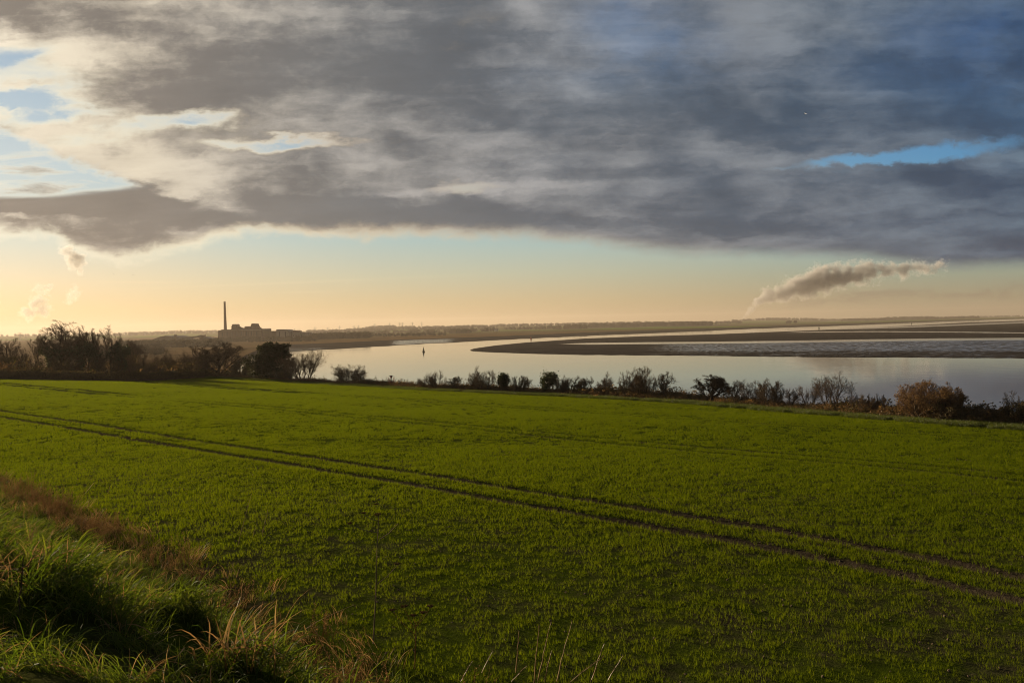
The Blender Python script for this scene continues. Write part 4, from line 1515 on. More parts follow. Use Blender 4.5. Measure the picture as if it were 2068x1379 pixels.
# dry brown weeds and grass along the foot of the bank
def weed(rng, nst, h):
    b = np.concatenate([rng.normal(0, 0.13, (nst, 2)), np.full((nst, 1), -0.03)], 1)
    az = rng.random(nst) * 6.283
    d = np.stack([np.cos(az) * 0.35, np.sin(az) * 0.35, np.ones(nst)], 1)
    P, Rr, Ds = march(rng, b, d, h * (0.5 + 0.7 * rng.random(nst)), np.full(nst, 0.006), 5, 0.09, 0.02, 0.4)
    p, d2, l2, r2 = spawn(rng, P, Rr, Ds, np.full(nst, h * 0.35), 7, 0.45, 0.5, 0.6, 0.7, 0.002)
    P2, R2, D2 = march(rng, p, d2, l2, r2, 2, 0.2, 0.02, 0.5)
    A, B = tubes(P, Rr, 3), tubes(P2, R2, 3)
    C = cards(rng, P2.reshape(-1, 3) + rng.normal(0, 0.012, (P2.size // 3, 3)), 0.016)
    return merge([A, B, C])


srcs = [source('dry_weed', *weed(rng, 9, 0.75), M_RUST) for _ in range(4)]
srcs += [source('dry_tuft', *clump(rng, 26, 0.14, 0.22, 0.65, 0.6, 0.35), M_DRY) for _ in range(3)]
srcs += [source('green_tuft', *clump(rng, 26, 0.14, 0.18, 0.5, 0.7, 0.45), M_GRASS) for _ in range(2)]
n = 1500
u = np.concatenate([rng.uniform(7, 46, n * 3 // 4), rng.uniform(-4, 14, n // 4)])
t = toe(u)
v = t + rng.normal(0.05, 0.34, n) - np.abs(rng.normal(0.2, 0.9, n)) * smooth(17, 7, u)
x, y = u * AX[0] + v * BX[0], u * AX[1] + v * BX[1]
k = in_view(x, y, 0.2) & (rng.random(n) < 0.35 + 0.65 * smooth(10, 20, u)) & (rng.random(n) < 0.25 + 0.9 * vnoise(u, v * 1.0, 1.6, 91))
x, y, u = x[k], y[k], u[k]
var = np.where(rng.random(len(x)) < 0.3, rng.integers(0, 4, len(x)), rng.integers(4, 9, len(x)))
o = gn_scatter('dry_weeds', np.stack([x, y, field_z(x, y)], 1), var, rng.random(len(x)) * 6.283, (0.4 + 0.5 * rng.random(len(x))), srcs)
tag(o, 'dry brown weeds and bleached grass along the foot of the bank', 'weeds', kind='stuff')

# clods and small stones showing between the seedlings
mb = MB()
srcs = []
for q in range(4):
    k = 7
    V, F = [], []
    pr = [(0.2, 0.02), (0.55, 0.25), (0.62, 0.5), (0.35, 0.85), (0.05, 0.95)]
    mbq = MB()
    mbq.lathe(pr, k)
    Vq = np.array(mbq.v) + rng.normal(0, 0.10, (len(mbq.v), 3))
    me = bpy.data.meshes.new('clod')
    me.from_pydata([tuple(p) for p in Vq * 0.04], [], mbq.f)
    me.materials.append(bark_mat('clod_soil', (0.09, 0.062, 0.040), (0.17, 0.13, 0.09)))
    srcs.append(bpy.data.objects.new('clod', me))
n = 26000
yy = np.sqrt(64 + (44 * 44 - 64) * rng.random(n))
xx = yy * (rng.random(n) * 2 - 1) * 0.7
u, w = to_uw(xx, yy)
_, v = to_uv(xx, yy)
k = (v > toe(u) + 0.2) & ((groove(u, w) > 0.2) | (rng.random(n) < 0.45))
xx, yy = xx[k], yy[k]
o = gn_scatter('soil_clods', np.stack([xx, yy, field_z(xx, yy) - 0.01], 1), rng.integers(0, 4, len(xx)), rng.random(len(xx)) * 6.283, 0.25 + 0.9 * rng.random(len(xx)) ** 3, srcs)
tag(o, 'crumbs and clods of brown soil lying between the seedlings', 'soil', kind='stuff')
# ------------------------------------------------------------------ built things
def plain_mat(name, col, col2=None, scale=0.2, rough=0.9, streak=False):
    m, g, out = new_mat(name)
    tc = g.n.new('ShaderNodeTexCoord').outputs['Object']
    x, y, z = g.xyz(tc)
    v = g.vec(g.mul(x, scale), g.mul(y, scale), g.mul(z, scale * (0.15 if streak else 1.0)))
    b = g.node('ShaderNodeBsdfPrincipled')
    g.l.new(g.ramp(g.noise(v, 1.0, 5, 0.65), [(0.3, col), (0.7, col2 or tuple(c * 1.5 for c in col))]), b.inputs['Base Color'])
    b.inputs['Roughness'].default_value = rough
    b.inputs['Specular IOR Level'].default_value = 0.2
    g.l.new(b.outputs[0], out.inputs[0])
    return m


M_BRICK = plain_mat("dark_brick", (0.10, 0.06, 0.045), (0.16, 0.10, 0.075), 0.12, streak=True)
M_CONC = plain_mat("stained_concrete", (0.20, 0.17, 0.14), (0.30, 0.26, 0.22), 0.10, streak=True)
M_CLAD = plain_mat("grey_cladding", (0.17, 0.16, 0.15), (0.25, 0.23, 0.21), 0.08, streak=True)
M_DARKGLASS = plain_mat("dark_glazing", (0.03, 0.03, 0.035), (0.05, 0.05, 0.055), 0.3, 0.3)
M_STEEL = plain_mat("weathered_steel", (0.07, 0.065, 0.06), (0.13, 0.12, 0.11), 0.5, 0.6)
M_BUOY = plain_mat("dark_green_paint", (0.018, 0.030, 0.020), (0.035, 0.050, 0.034), 1.0, 0.6)
M_REDPAINT = plain_mat("faded_red_paint", (0.20, 0.045, 0.030), (0.30, 0.085, 0.055), 2.0, 0.7)
M_WHITE = plain_mat("white_render", (0.70, 0.68, 0.62), (0.80, 0.78, 0.74), 0.3, 0.8)
M_ROOF = plain_mat("slate_roof", (0.08, 0.075, 0.075), (0.14, 0.13, 0.13), 0.6, 0.8)


def far_frame(px, D, zbase=LZ):
    """origin on the ground D metres ahead under photo column px, and a pixel-to-local converter"""
    o = at(px, 660, D)
    o.z = zbase - 0.3

    def P(x, y):
        q = at(x, y, D)
        # the photo's verticals lean with the camera: measure height along the true vertical
        return (q.x - o.x, q.z - o.z)
    return o, P


def zx(x, f, o): return o + x / f


def build_station():
    S = lambda X, Y: (400 + X / 5.17, 590 + Y / 5.17)
    D = 1230.0
    o, P = far_frame(470, D)
    root = empty('power_station', o)
    tag(root, 'disused brick power station on the far bank, its stepped roofline cut by a gallery', 'power station')
    q = lambda X, Y: P(*S(X, Y))
    zt = q(300, 389)[1]
    x0, x1 = q(208, 450)[0], q(672, 450)[0]
    m = MB()
    m.prism([(x0, 0), (x1, 0), (x1, zt), (x0 + 6, zt), (x0 + 2.5, zt - 1.6), (x0, zt - 2)], 0, 46)
    for k in range(26):                       # brick piers between the window bays
        xx = x0 + 3 + (x1 - x0 - 6) * k / 25
        m.box(xx - 0.5, xx + 0.5, -0.6, 0, 0, zt - 2.2)
    m.build('boiler_house', M_BRICK, root)
    for k in range(1, 25, 3):
        xx = x0 + 3 + (x1 - x0 - 6) * (k + 0.5) / 25
        m = MB()
        m.box(xx - 0.8, xx + 0.8, -0.12, 0.2, zt * 0.45, zt * 0.8)
        m.build('window', M_DARKGLASS, root)
    m = MB()
    m.box(x0 - 0.3, x1 + 0.3, -0.9, -0.62, zt - 2.0, zt - 1.0)
    m.build('cornice', M_CONC, root)
    # coal bunkers and their heads
    for (a, b, top, sl) in ((333, 380, 333, 0), (465, 522, 356, 0), (535, 587, 327, 0), (627, 672, 384, 0)):
        xa, xb = q(a, 360)[0], q(b, 360)[0]
        zz = q((a + b) / 2, top)[1]
        m = MB()
        m.prism([(xa, zt + .02), (xb, zt + .02), (xb, zz - 1.2), (xb - 1.4, zz), (xa + 1.4, zz), (xa, zz - 1.2)], 8, 24)
        if top < 340:
            m.box(xa - 1.0, xb + 1.0, 7, 25, zz - 5.5, zz - 3.8)
        m.build('bunker_tower', M_BRICK, root)
    # sloping coal gallery on trestles
    m = MB()
    ga, gb = q(380, 352), q(462, 384)
    for (c, d, th) in ((ga, gb, 3.6),):
        m.prism([(c[0], c[1] - th), (d[0], d[1] - th), (d[0], d[1]), (c[0], c[1])], 13, 18)
    for X in (405, 430):
        xx = q(X, 380)[0]
        m.box(xx - .4, xx + .4, 14, 15, zt, q(X, 372)[1] - 1)
    m.build('coal_gallery', M_STEEL, root)
    m = MB()
    ga, gb = q(587, 352), q(626, 388)
    m.prism([(ga[0], zt + .02), (gb[0], zt + .02), (gb[0], gb[1] + 1), (ga[0], ga[1])], 10, 22)
    m.build('coal_chute', M_BRICK, root)
    m = MB()
    m.prism([(q(318, 388)[0], zt + .02), (q(333, 388)[0], zt + .02), (q(333, 370)[0], q(333, 366)[1])], 10, 22)
    m.build('coal_chute', M_BRICK, root)
    # turbine hall
    x2 = q(817, 450)[0]
    z2 = q(740, 411)[1]
    m = MB()
    m.box(x1 + .05, x2, 4, 40, 0, z2)
    m.box(q(735, 450)[0], q(780, 450)[0], 10, 26, z2 + .02, q(757, 405)[1])
    for k in range(9):
        xx = x1 + 3 + (x2 - x1 - 6) * k / 8
        m.box(xx - .5, xx + .5, 3.5, 4, 0, z2 - 1)
    m.build('turbine_hall', M_BRICK, root)
    # chimney
    cb, ct = q(284, 388), q(276, 98)
    xc = 0.5 * (q(270, 388)[0] + q(300, 388)[0]) + 0.2
    rb, rt = 0.5 * (q(300, 388)[0] - q(269, 388)[0]), 0.5 * (q(286, 98)[0] - q(267, 98)[0])
    H = ct[1]
    ch = empty('chimney_stack', (o.x + xc, o.y + 58, o.z))
    tag(ch, 'tall tapering brick chimney rising behind the power station', 'chimney')
    s = (D + 58) / D
    ch.location.x = at(0.5 * (S(284, 388)[0] + S(284, 388)[0]), 660, D + 58).x
    H = at(*S(276, 98), D + 58).z - o.z
    m = MB()
    prof = [(rb * 1.25 * s, 0), (rb * s, 22), (rt * 1.08 * s, H - 3.2), (rt * 1.08 * s, H - 3.0)]
    m.lathe(prof, 20)
    m.build('shaft', M_BRICK, ch)
    m = MB()
    m.lathe([(rt * 1.14 * s, H - 3.0), (rt * 1.16 * s, H - 1.0), (rt * 1.0 * s, H), (rt * .8 * s, H)], 20)
    m.build('cap', M_CONC, ch)
    # curved-roof silo block
    o2, P2 = far_frame(570, D - 10)
    q2 = lambda X, Y: P2(*S(X, Y))
    b = empty('silo_building', o2)
    tag(b, 'pale block with a rounded right shoulder, right of the power station', 'building')
    xa, xb = q2(818, 450)[0], q2(950, 450)[0]
    zl = q2(880, 389)[1]
    out = [(xa, 0), (xb, 0), (xb, q2(950, 416)[1])]
    for (X, Y) in ((943, 404), (932, 396), (915, 391), (890, 389), (850, 388.5), (824, 390)):
        out.append((q2(X, 450)[0], q2(X, Y)[1]))
    out.append((xa, q2(818, 394)[1]))
    m = MB()
    m.prism(out, 0, 34)
    m.build('walls', M_CLAD, b)
    m = MB()
    m.prism([(x, z + .05) for x, z in out[2:]] + [(x, z - 1.2) for x, z in reversed(out[2:])], -0.5, 34.5)
    m.build('roof', M_STEEL, b)
    for k in range(3):
        m = MB()
        m.box(xa + 4 + k * 9, xa + 5.5 + k * 9, -0.1, 0.2, 4, zl * .8)
        m.build('window', M_DARKGLASS, b)
    # lower block with two small roof towers
    o3, P3 = far_frame(602, D + 5)
    q3 = lambda X, Y: P3(*S(X, Y))
    b = empty('factory_block', o3)
    tag(b, 'low flat factory block with two small roof towers, right end of the works', 'building')
    m = MB()
    m.box(q3(951, 450)[0], q3(1056, 450)[0], 0, 30, 0, q3(1000, 418)[1])
    m.box(q3(1056, 450)[0] + .05, q3(1146, 450)[0], 2, 30, 0, q3(1100, 420)[1])
    m.build('walls', M_CLAD, b)
    for a, c, t in ((980, 1010, 398), (1018, 1055, 402)):
        m = MB()
        zz = q3(1000, 418)[1] + .02
        m.box(q3(a, 450)[0], q3(c, 450)[0], 6, 16, zz, q3((a + c) / 2, t)[1])
        m.box(q3(a, 450)[0] + 1.5, q3(a, 450)[0] + 1.9, 8, 8.4, zz, q3((a + c) / 2, t)[1] + 2.5)
        m.build('roof_tower', M_BRICK, b)
    for k in range(5):
        xx = q3(960, 450)[0] + k * 4.2
        m = MB()
        m.box(xx, xx + 2.2, -0.08, .2, 6, 8)
        m.build('window', M_DARKGLASS, b)


build_station()


def build_yard():
    S = lambda X, Y: (X / 4.136, 580 + Y / 4.136)
    D = 1120.0
    o, P = far_frame(335, D)
    q = lambda X, Y: P(*S(X, Y))
    b = empty('storage_shed', o)
    tag(b, 'wide shed with a low arched roof, left of the conveyor', 'shed')
    pts = [(1268, 442), (1290, 432), (1320, 420), (1350, 411), (1384, 405), (1420, 411), (1452, 421), (1480, 434), (1496, 444)]
    r = [(q(X, 450)[0], q(X, Y)[1]) for X, Y in pts]
    m = MB()
    m.prism([(r[0][0] + 1, 0), (r[-1][0] - 1, 0)] + [(x, z - .7) for x, z in reversed(r[1:-1])], 0, 60)
    m.build('walls', M_CLAD, b)
    m = MB()
    m.prism([(x, z - .6) for x, z in r] + [(x, z) for x, z in reversed(r)], -1, 61)
    m.build('roof', M_ROOF, b)
    o2, P2 = far_frame(385, D - 8)
    q = lambda X, Y: P2(*S(X, Y))
    c = empty('coal_conveyor', o2)
    tag(c, 'raised inclined conveyor sagging between two towers, beside the arched shed', 'conveyor')
    m = MB()
    for a, bb in (((1450, 405), (1515, 431)), ((1508, 424), (1668, 404))):
        A, B = q(*a), q(*bb)
        m.prism([(A[0], A[1] - 2.2), (B[0], B[1] - 2.2), (B[0], B[1]), (A[0], A[1])], 0, 3)
    m.build('belt_gallery', M_STEEL, c)
    for X, Y in ((1475, 416), (1515, 428), (1560, 418), (1605, 413), (1640, 410)):
        xx, zz = q(X, Y)
        m = MB()
        m.tube([(xx - 1.4, 1.5, 0), (xx, 1.5, zz - 2)], .3, 4)
        m.tube([(xx + 1.4, 1.5, 0), (xx, 1.5, zz - 2)], .3, 4)
        m.build('trestle', M_STEEL, c)
    m = MB()
    m.box(q(1455, 400)[0], q(1466, 400)[0], 0, 5, 0, q(1460, 396)[1])
    m.build('head_tower', M_STEEL, c)
    o3, P3 = far_frame(407, D - 4)
    q = lambda X, Y: P3(*S(X, Y))
    c = empty('transfer_house', o3)
    tag(c, 'small square house with a long lean-to roof, at the right end of the conveyor', 'building')
    m = MB()
    m.box(q(1664, 420)[0], q(1700, 420)[0], 0, 9, 0, q(1680, 401)[1])
    m.build('walls', M_BRICK, c)
    m = MB()
    A, B = q(1700, 414), q(1796, 440)
    m.prism([(A[0] + .05, 0), (B[0], 0), (B[0], B[1]), (A[0] + .05, A[1])], 0, 22)
    m.build('lean_to', M_CLAD, c)
    m = MB()
    m.prism([(q(1661, 420)[0], q(1680, 401)[1] + .02), (q(1703, 420)[0], q(1680, 401)[1] + .02), (q(1703, 420)[0], q(1680, 399)[1]), (q(1661, 420)[0], q(1680, 399)[1])], -.6, 9.6)
    m.build('roof', M_ROOF, c)


build_yard()

# ---- lattice pylons along the skyline
PYL = [(40, 671, 700, 2600, 'dark lattice pylon above the left-hand trees, left of a smaller one'),
       (51, 674, 700, 3000, 'small lattice pylon just right of the one above the left-hand trees'),
       (253, 670, 690, 3300, 'lattice pylon first right of the dark wood'),
       (265.5, 674.5, 690, 3300, 'short stubby mast between the first two pylons right of the wood'),
       (292.5, 670, 690, 3300, 'lattice pylon midway between the wood and the arched shed'),
       (352.5, 669.5, 690, 3400, 'lattice pylon directly behind the arched shed'),
       (374.5, 668, 690, 3400, 'lattice pylon behind the sagging conveyor'),
       (431, 668, 690, 3500, 'lattice pylon close left of the power station'),
       (545, 664.5, 680, 3900, 'pylon top peeping over the turbine hall of the power station'),
       (604, 664.5, 680, 3900, 'pylon top peeping over the low factory block'),
       (636, 660, 674, 3700, 'lattice pylon first right of the works'),
       (662, 660.5, 672, 3900, 'lattice pylon second right of the works'),
       (685.5, 658, 672, 3800, 'lattice pylon third right of the works'),
       (715, 657.5, 670, 4000, 'lattice pylon fourth right of the works, left one of a close pair'),
       (724, 656.5, 670, 3900, 'lattice pylon right one of the first close pair right of the works'),
       (739, 658.5, 668, 4300, 'faint short pylon between the first close pair and the tall one'),
       (757, 653.5, 667, 3900, 'tall pylon on the wooded brow, left of a faint short one'),
       (763, 657, 667, 4300, 'faint short pylon just right of the tall one on the brow'),
       (787, 652, 667, 3900, 'tall pylon over the water bend, left of the twin pair'),
       (807.5, 651, 665, 4100, 'left pylon of the twin pair above the water bend'),
       (813, 651, 665, 4100, 'right pylon of the twin pair above the water bend'),
       (833, 650.5, 665, 4100, 'pylon right of the twin pair'),
       (852, 650, 664, 4100, 'last pylon on the right, above the buoy')]


def pylon_mesh(H):
    m = MB()
    w = H * 0.085
    t = 0.42
    for sx in (-1, 1):
        for sy in (-1, 1):
            m.tube([(sx * w, sy * w, 0), (sx * w * .42, sy * w * .42, H * .55), (sx * .35, sy * .35, H)], t, 4)
    for k in range(6):
        z0, z1 = H * .55 * k / 6, H * .55 * (k + 1) / 6
        f = lambda z: w * (1 - .58 * z / (H * .55))
        for sy in (-1, 1):
            m.tube([(-f(z0), sy * f(z0), z0), (f(z1), sy * f(z1), z1)], t * .55, 3)
            m.tube([(f(z0), sy * f(z0), z0), (-f(z1), sy * f(z1), z1)], t * .55, 3)
    for zz, ww in ((.62, .18), (.76, .22), (.9, .16)):
        for s in (-1, 1):
            m.tube([(0, 0, H * (zz + .035)), (s * H * ww, 0, H * zz)], t * .8, 4)
            m.tube([(0, 0, H * (zz - .01)), (s * H * ww, 0, H * zz)], t * .8, 4)
            m.tube([(s * H * ww, 0, H * zz), (s * H * ww, 0, H * (zz - .045))], t * .7, 4)
    return m


M_PYLON = plain_mat("galvanised_steel", (0.10, 0.10, 0.10), (0.15, 0.15, 0.15), 0.5, 0.6)
proto = None
for k, (px, ytop, yb, D, lab) in enumerate(PYL):
    p = at(px, 660, D)
    z = float(max(LZ - 1, hill_z(np.array([p.x]), np.array([p.y]))[0])) - 0.5
    H = at(px, ytop, D).z - z
    if proto is None:
        o = pylon_mesh(50.0).build('lattice_pylon', M_PYLON)
        proto = o
    else:
        o = proto.copy()
        COL.objects.link(o)
    s = H / 50.0
    o.scale = (max(s, .8), max(s, .8), s)
    o.location = (p.x, p.y, z)
    o.rotation_euler = (0, 0, math.atan2(-p.x, p.y) + (0.25 if k % 2 else -0.2))
    tag(o, lab, 'pylon', 'pylons along the skyline')

# ---- buoys and beacon
def buoy(px, py, scale, mat, label, z=0.0):
    p = on_z(px, py, z)
    b = empty('navigation_buoy', p)
    tag(b, label, 'buoy', 'buoys in the river channel')
    m = MB()
    m.lathe([(0.1, -.6), (1.25, -.5), (1.5, -.1), (1.5, .55), (1.25, .85), (.5, 1.0)], 16)
    m.build('float', mat, b)
    m = MB()
    for s in range(4):
        a = .785 + s * 1.5708
        m.tube([(math.cos(a) * .95, math.sin(a) * .95, .9), (math.cos(a) * .5, math.sin(a) * .5, 3.2)], .13, 5)
    for zz, r in ((1.7, .78), (2.5, .64)):
        for s in range(4):
            a, a2 = .785 + s * 1.5708, .785 + (s + 1) * 1.5708
            m.tube([(math.cos(a) * r, math.sin(a) * r, zz), (math.cos(a2) * r, math.sin(a2) * r, zz)], .09, 4)
    m.lathe([(.45, 1.0), (.62, 1.3), (.55, 2.9), (.6, 3.25)], 10)
    m.build('tower', mat, b)
    m = MB()
    m.lathe([(.14, 3.26), (.14, 3.6), (.62, 3.65), (.08, 4.75)], 12)
    m.build('topmark', mat, b)
    m = MB()
    m.lathe([(.2, 4.76), (.24, 5.0), (.1, 5.2)], 10)
    m.build('lamp', M_DARKGLASS, b)
    b.scale = (scale,) * 3
    b.rotation_euler = (0.03, -0.05, 0.6)
    return b


buoy(855.5, 710.6, 0.7, M_BUOY, 'dark conical buoy on the open water left of the mud bank tip')
buoy(1072.5, 684.9, 0.85, M_REDPAINT, 'small reddish buoy by the far mud, above the mud bank')
buoy(1654, 663.3, 1.05, M_BUOY, 'distant dark buoy in the far channel, below the long smoke plume')
buoy(1841, 653.9, 1.0, M_BUOY, 'farthest tiny buoy in the channel near the right end')


def beacon():
    c = ray(790.5, 780).x
    phi = math.atan2(c, 1)
    rr = float(np.interp(phi, EDGE_PHI, EDGE_R)) + 3.0
    x, y = rr * math.sin(phi), rr * math.cos(phi)
    z = ground_z(x, y)
    H = at(790.5, 758.5, y).z - z
    b = empty('shore_beacon', (x, y, z))
    tag(b, 'small red lattice beacon with a mast, standing in the brown weeds on the bank edge', 'beacon')
    hb = H * 0.48
    m = MB()
    for s in range(4):
        a = .785 + s * 1.5708
        m.tube([(math.cos(a) * .5, math.sin(a) * .5, -.1), (math.cos(a) * .32, math.sin(a) * .32, hb)], .045, 5)
    for k in range(4):
        z0, z1 = hb * k / 4, hb * (k + 1) / 4
        for s in range(4):
            a, a2 = .785 + s * 1.5708, .785 + (s + 1) * 1.5708
            r0, r1 = .5 - .18 * k / 4, .5 - .18 * (k + 1) / 4
            m.tube([(math.cos(a) * r0, math.sin(a) * r0, z0), (math.cos(a2) * r1, math.sin(a2) * r1, z1)], .03, 4)
            m.tube([(math.cos(a) * r1, math.sin(a) * r1, z1), (math.cos(a2) * r1, math.sin(a2) * r1, z1)], .03, 4)
    m.build('lattice_tower', M_REDPAINT, b)
    m = MB()
    m.box(-.42, .42, -.42, .42, hb + .01, hb + .09)
    for s in range(4):
        a = .785 + s * 1.5708
        m.tube([(math.cos(a) * .55, math.sin(a) * .55, hb + .09), (math.cos(a) * .55, math.sin(a) * .55, hb + .75)], .035, 4)
    m.build('platform', M_REDPAINT, b)
    m = MB()
    m.tube([(0, 0, hb + .09), (0, 0, H - .35)], .06, 6)
    m.tube([(-.34, 0, hb + .95), (.34, 0, hb + .95)], .05, 5)
    m.build('mast', M_STEEL, b)
    m = MB()
    m.lathe([(.1, H - .35), (.16, H - .3), (.16, H - .06), (.06, H)], 10)
    m.build('lamp', M_REDPAINT, b)


beacon()

# white farmhouse under the hills
p = on_z(1002, 668, LZ)
p = at(1002, 660, 2300); p.z = LZ + 0.2
f = empty('farmhouse', p)
tag(f, 'tiny white farmhouse among the fields beyond the mud', 'house')
m = MB(); m.box(-6, 6, 0, 8, -1, 5.5); m.build('walls', M_WHITE, f)
m = MB(); m.poly([(-6.4, -.4, 5.5), (6.4, -.4, 5.5), (6.4, 8.4, 5.5), (-6.4, 8.4, 5.5), (-6.4, 4, 9), (6.4, 4, 9)], [(0, 1, 5, 4), (2, 3, 4, 5), (1, 2, 5), (3, 0, 4), (3, 2, 1, 0)]); m.build('roof', M_ROOF, f)
for xx in (-4, 0, 4):
    m = MB()
    m.box(xx - .6, xx + .6, -.06, .1, 2, 3.6)
    m.build('window', M_DARKGLASS, f)

# ---- hedge along the left of the field
def hedge():
    rng = np.random.default_rng(3)
    n = 5200
    px = rng.uniform(-120, 416, n)
    c = (px - 1034) / FPX
    phi = np.arctan(c)
    dd = 1.6 + rng.normal(0, 0.5, n)
    rr = np.interp(phi, EDGE_PHI, EDGE_R) + dd
    x, y = rr * np.sin(phi), rr * np.cos(phi)
    z = bank_z(x, y)
    ln = 1.45 * (0.8 + 0.3 * rng.random(n)) * (0.85 + 0.3 * vnoise(px, px * 0, 22, 3))
    d = np.stack([rng.normal(0, .25, n), rng.normal(0, .25, n), np.ones(n)], 1)
    P, Rr, Ds = march(rng, np.stack([x, y, z - .1], 1), d, ln, np.full(n, .02), 4, .16, .02, .5)
    p, d2, l2, r2 = spawn(rng, P, Rr, Ds, ln * .5, 4, .15, .8, .7, .7, .010)
    P2, R2, D2 = march(rng, p, d2, l2, r2, 2, .2, .0, .5)
    root = empty('hedge', (float(x.mean()), float(y.mean()), float(z.mean())))
    org = np.array([x.mean(), y.mean(), z.mean()])
    tag(root, 'long low clipped hedge, dark and bare, closing the left far side of the field', 'hedge')
    V, F = merge([tubes(P, Rr, 3), tubes(P2, R2, 3)])
    link('branches', np_mesh('branches', V - org, F), M_TWIG_DARK, root)
    pts = P2.reshape(-1, 3)
    pts = pts[rng.integers(0, len(pts), 30000)] + rng.normal(0, .07, (30000, 3))
    V, F = cards(rng, pts - org, .10)
    link('dead_leaves', np_mesh('dead_leaves', V, F), M_BRAMBLE, root)


hedge()

# ---- far woods: bands that read as one mass
def wood_mat(name, a, b):
    m, g, out = new_mat(name)
    oi = g.n.new('ShaderNodeObjectInfo')
    tc = g.n.new('ShaderNodeTexCoord').outputs['Object']
    df = g.node('ShaderNodeBsdfDiffuse')
    g.l.new(g.ramp(g.add(g.mul(oi.outputs['Random'], .6), g.mul(g.noise(tc, 2.5, 3, .6), .4)), [(.25, a), (.75, b)]), df.inputs['Color'])
    g.l.new(df.outputs[0], out.inputs[0])
    return m


M_WOOD = wood_mat("winter_wood", (0.035, 0.028, 0.014), (0.085, 0.062, 0.030))
rng = np.random.default_rng(99)
crown_src = []
for q in range(6):
    # a winter crown: a cloud of small twig clumps on a short stem
    n = 260
    a = unit(rng.normal(0, 1, (n, 3))) * (rng.random((n, 1)) ** .45)
    a[:, 2] = a[:, 2] * .52 + .55
    a[:, :2] *= .5
    a += rng.normal(0, .05, a.shape)
    a = a[a[:, 2] > 0.02]
    V, F = cards(rng, a, .105)
    tv, tf = tubes(np.array([[[0, 0, -.1], [0.02, 0, .35], [0, 0, .8]]]), np.array([[.04, .03, .01]]), 5)
    V2, F2 = merge([(V, F), (tv, tf)])
    crown_src.append(source('wood_crown', V2, F2, M_WOOD))


def wood(name, label, bands):
    P, S = [], []
    for x0, x1, d0, d1, n, h0, h1, hill in bands:
        px = rng.uniform(x0, x1, n)
        D = rng.uniform(d0, d1, n)
        x = (px - 1034) / FPX * D
        clus = vnoise(px, D, 18, int(x0) % 50) > 0.25
        x, D = x[clus], D[clus]
        z = np.maximum(LZ, hill_z(x, D)) if hill else np.full(len(x), LZ)
        P.append(np.stack([x, D, z - .5], 1))
        S.append(rng.uniform(h0, h1, len(x)))
    P, S = np.concatenate(P), np.concatenate(S)
    o = gn_scatter(name, P, rng.integers(0, 6, len(P)), rng.random(len(P)) * 6.283, S, crown_src)
    tag(o, label, 'woodland', kind='stuff')


wood('belt_woods', 'dark belt of trees on the low shore right of the power station',
     [(622, 745, 1240, 1330, 190, 7.5, 10.5, False), (745, 900, 1400, 1650, 90, 4, 7, False), (628, 760, 1500, 1900, 90, 6, 9, False)])
wood('works_scrub', 'scrub and low trees hiding the foot of the power station and sheds',
     [(430, 640, 1120, 1190, 260, 4.0, 7.5, False), (240, 450, 820, 1090, 420, 4.0, 7.5, False), (200, 330, 560, 800, 160, 3, 6, False), (500, 640, 1060, 1120, 70, 2, 4, False)])
wood('shore_woods', 'line of winter trees beyond the mud in the middle distance',
     [(1125, 1185, 2500, 2600, 60, 11, 16, False), (1190, 1440, 2900, 3200, 300, 12, 18, False), (900, 1000, 2100, 2500, 60, 6, 12, False), (1020, 1130, 2600, 3000, 60, 8, 13, False),
      (910, 950, 1850, 1900, 50, 7, 10, False), (1580, 1610, 3300, 3400, 16, 10, 14, False), (640, 900, 2000, 2900, 160, 6, 11, False)])
wood('hill_woods', 'hedgerows and woods scattered over the hazy hills on the skyline',
     [(230, 440, 3400, 4700, 260, 8, 13, True), (620, 1000, 3000, 4400, 620, 8, 13, True), (740, 800, 3900, 4200, 90, 12, 17, True), (1000, 1500, 3600, 4900, 480, 9, 14, True), (1480, 1860, 5600, 6800, 420, 12, 17, True), (-200, 230, 4000, 5200, 160, 9, 14, True)])
wood('horizon_woods', 'low line of trees on the horizon at the far right',
     [(1700, 1980, 4700, 5100, 300, 11, 17, False), (1960, 2500, 6900, 7800, 420, 11, 16, False), (1790, 1890, 5200, 5400, 90, 17, 22, False)])


# ---- dead stalks on the near bank
def hit(px, py):
    d = ray(px, py)
    t = 2.0
    for _ in range(4000):
        p = CAM + d * t
        if p.z < float(field_z(np.array(p.x), np.array(p.y))):
            return p
        t += 0.02
    return p


def umbel(m, c, r, rng, n=26):
    for k in range(n):
        a = rng.random() * 6.283
        q = r * math.sqrt(rng.random())
        e = (c[0] + math.cos(a) * q, c[1] + math.sin(a) * q, c[2] + r * .55 - q * .25)
        m.tube([c, e], [.004, .003], 3, False)
        for j in range(4):
            b = rng.random() * 6.283
            s = .16 * r
            m.tube([e, (e[0] + math.cos(b) * s, e[1] + math.sin(b) * s, e[2] + s * .8)], [.003, .008], 3, True)


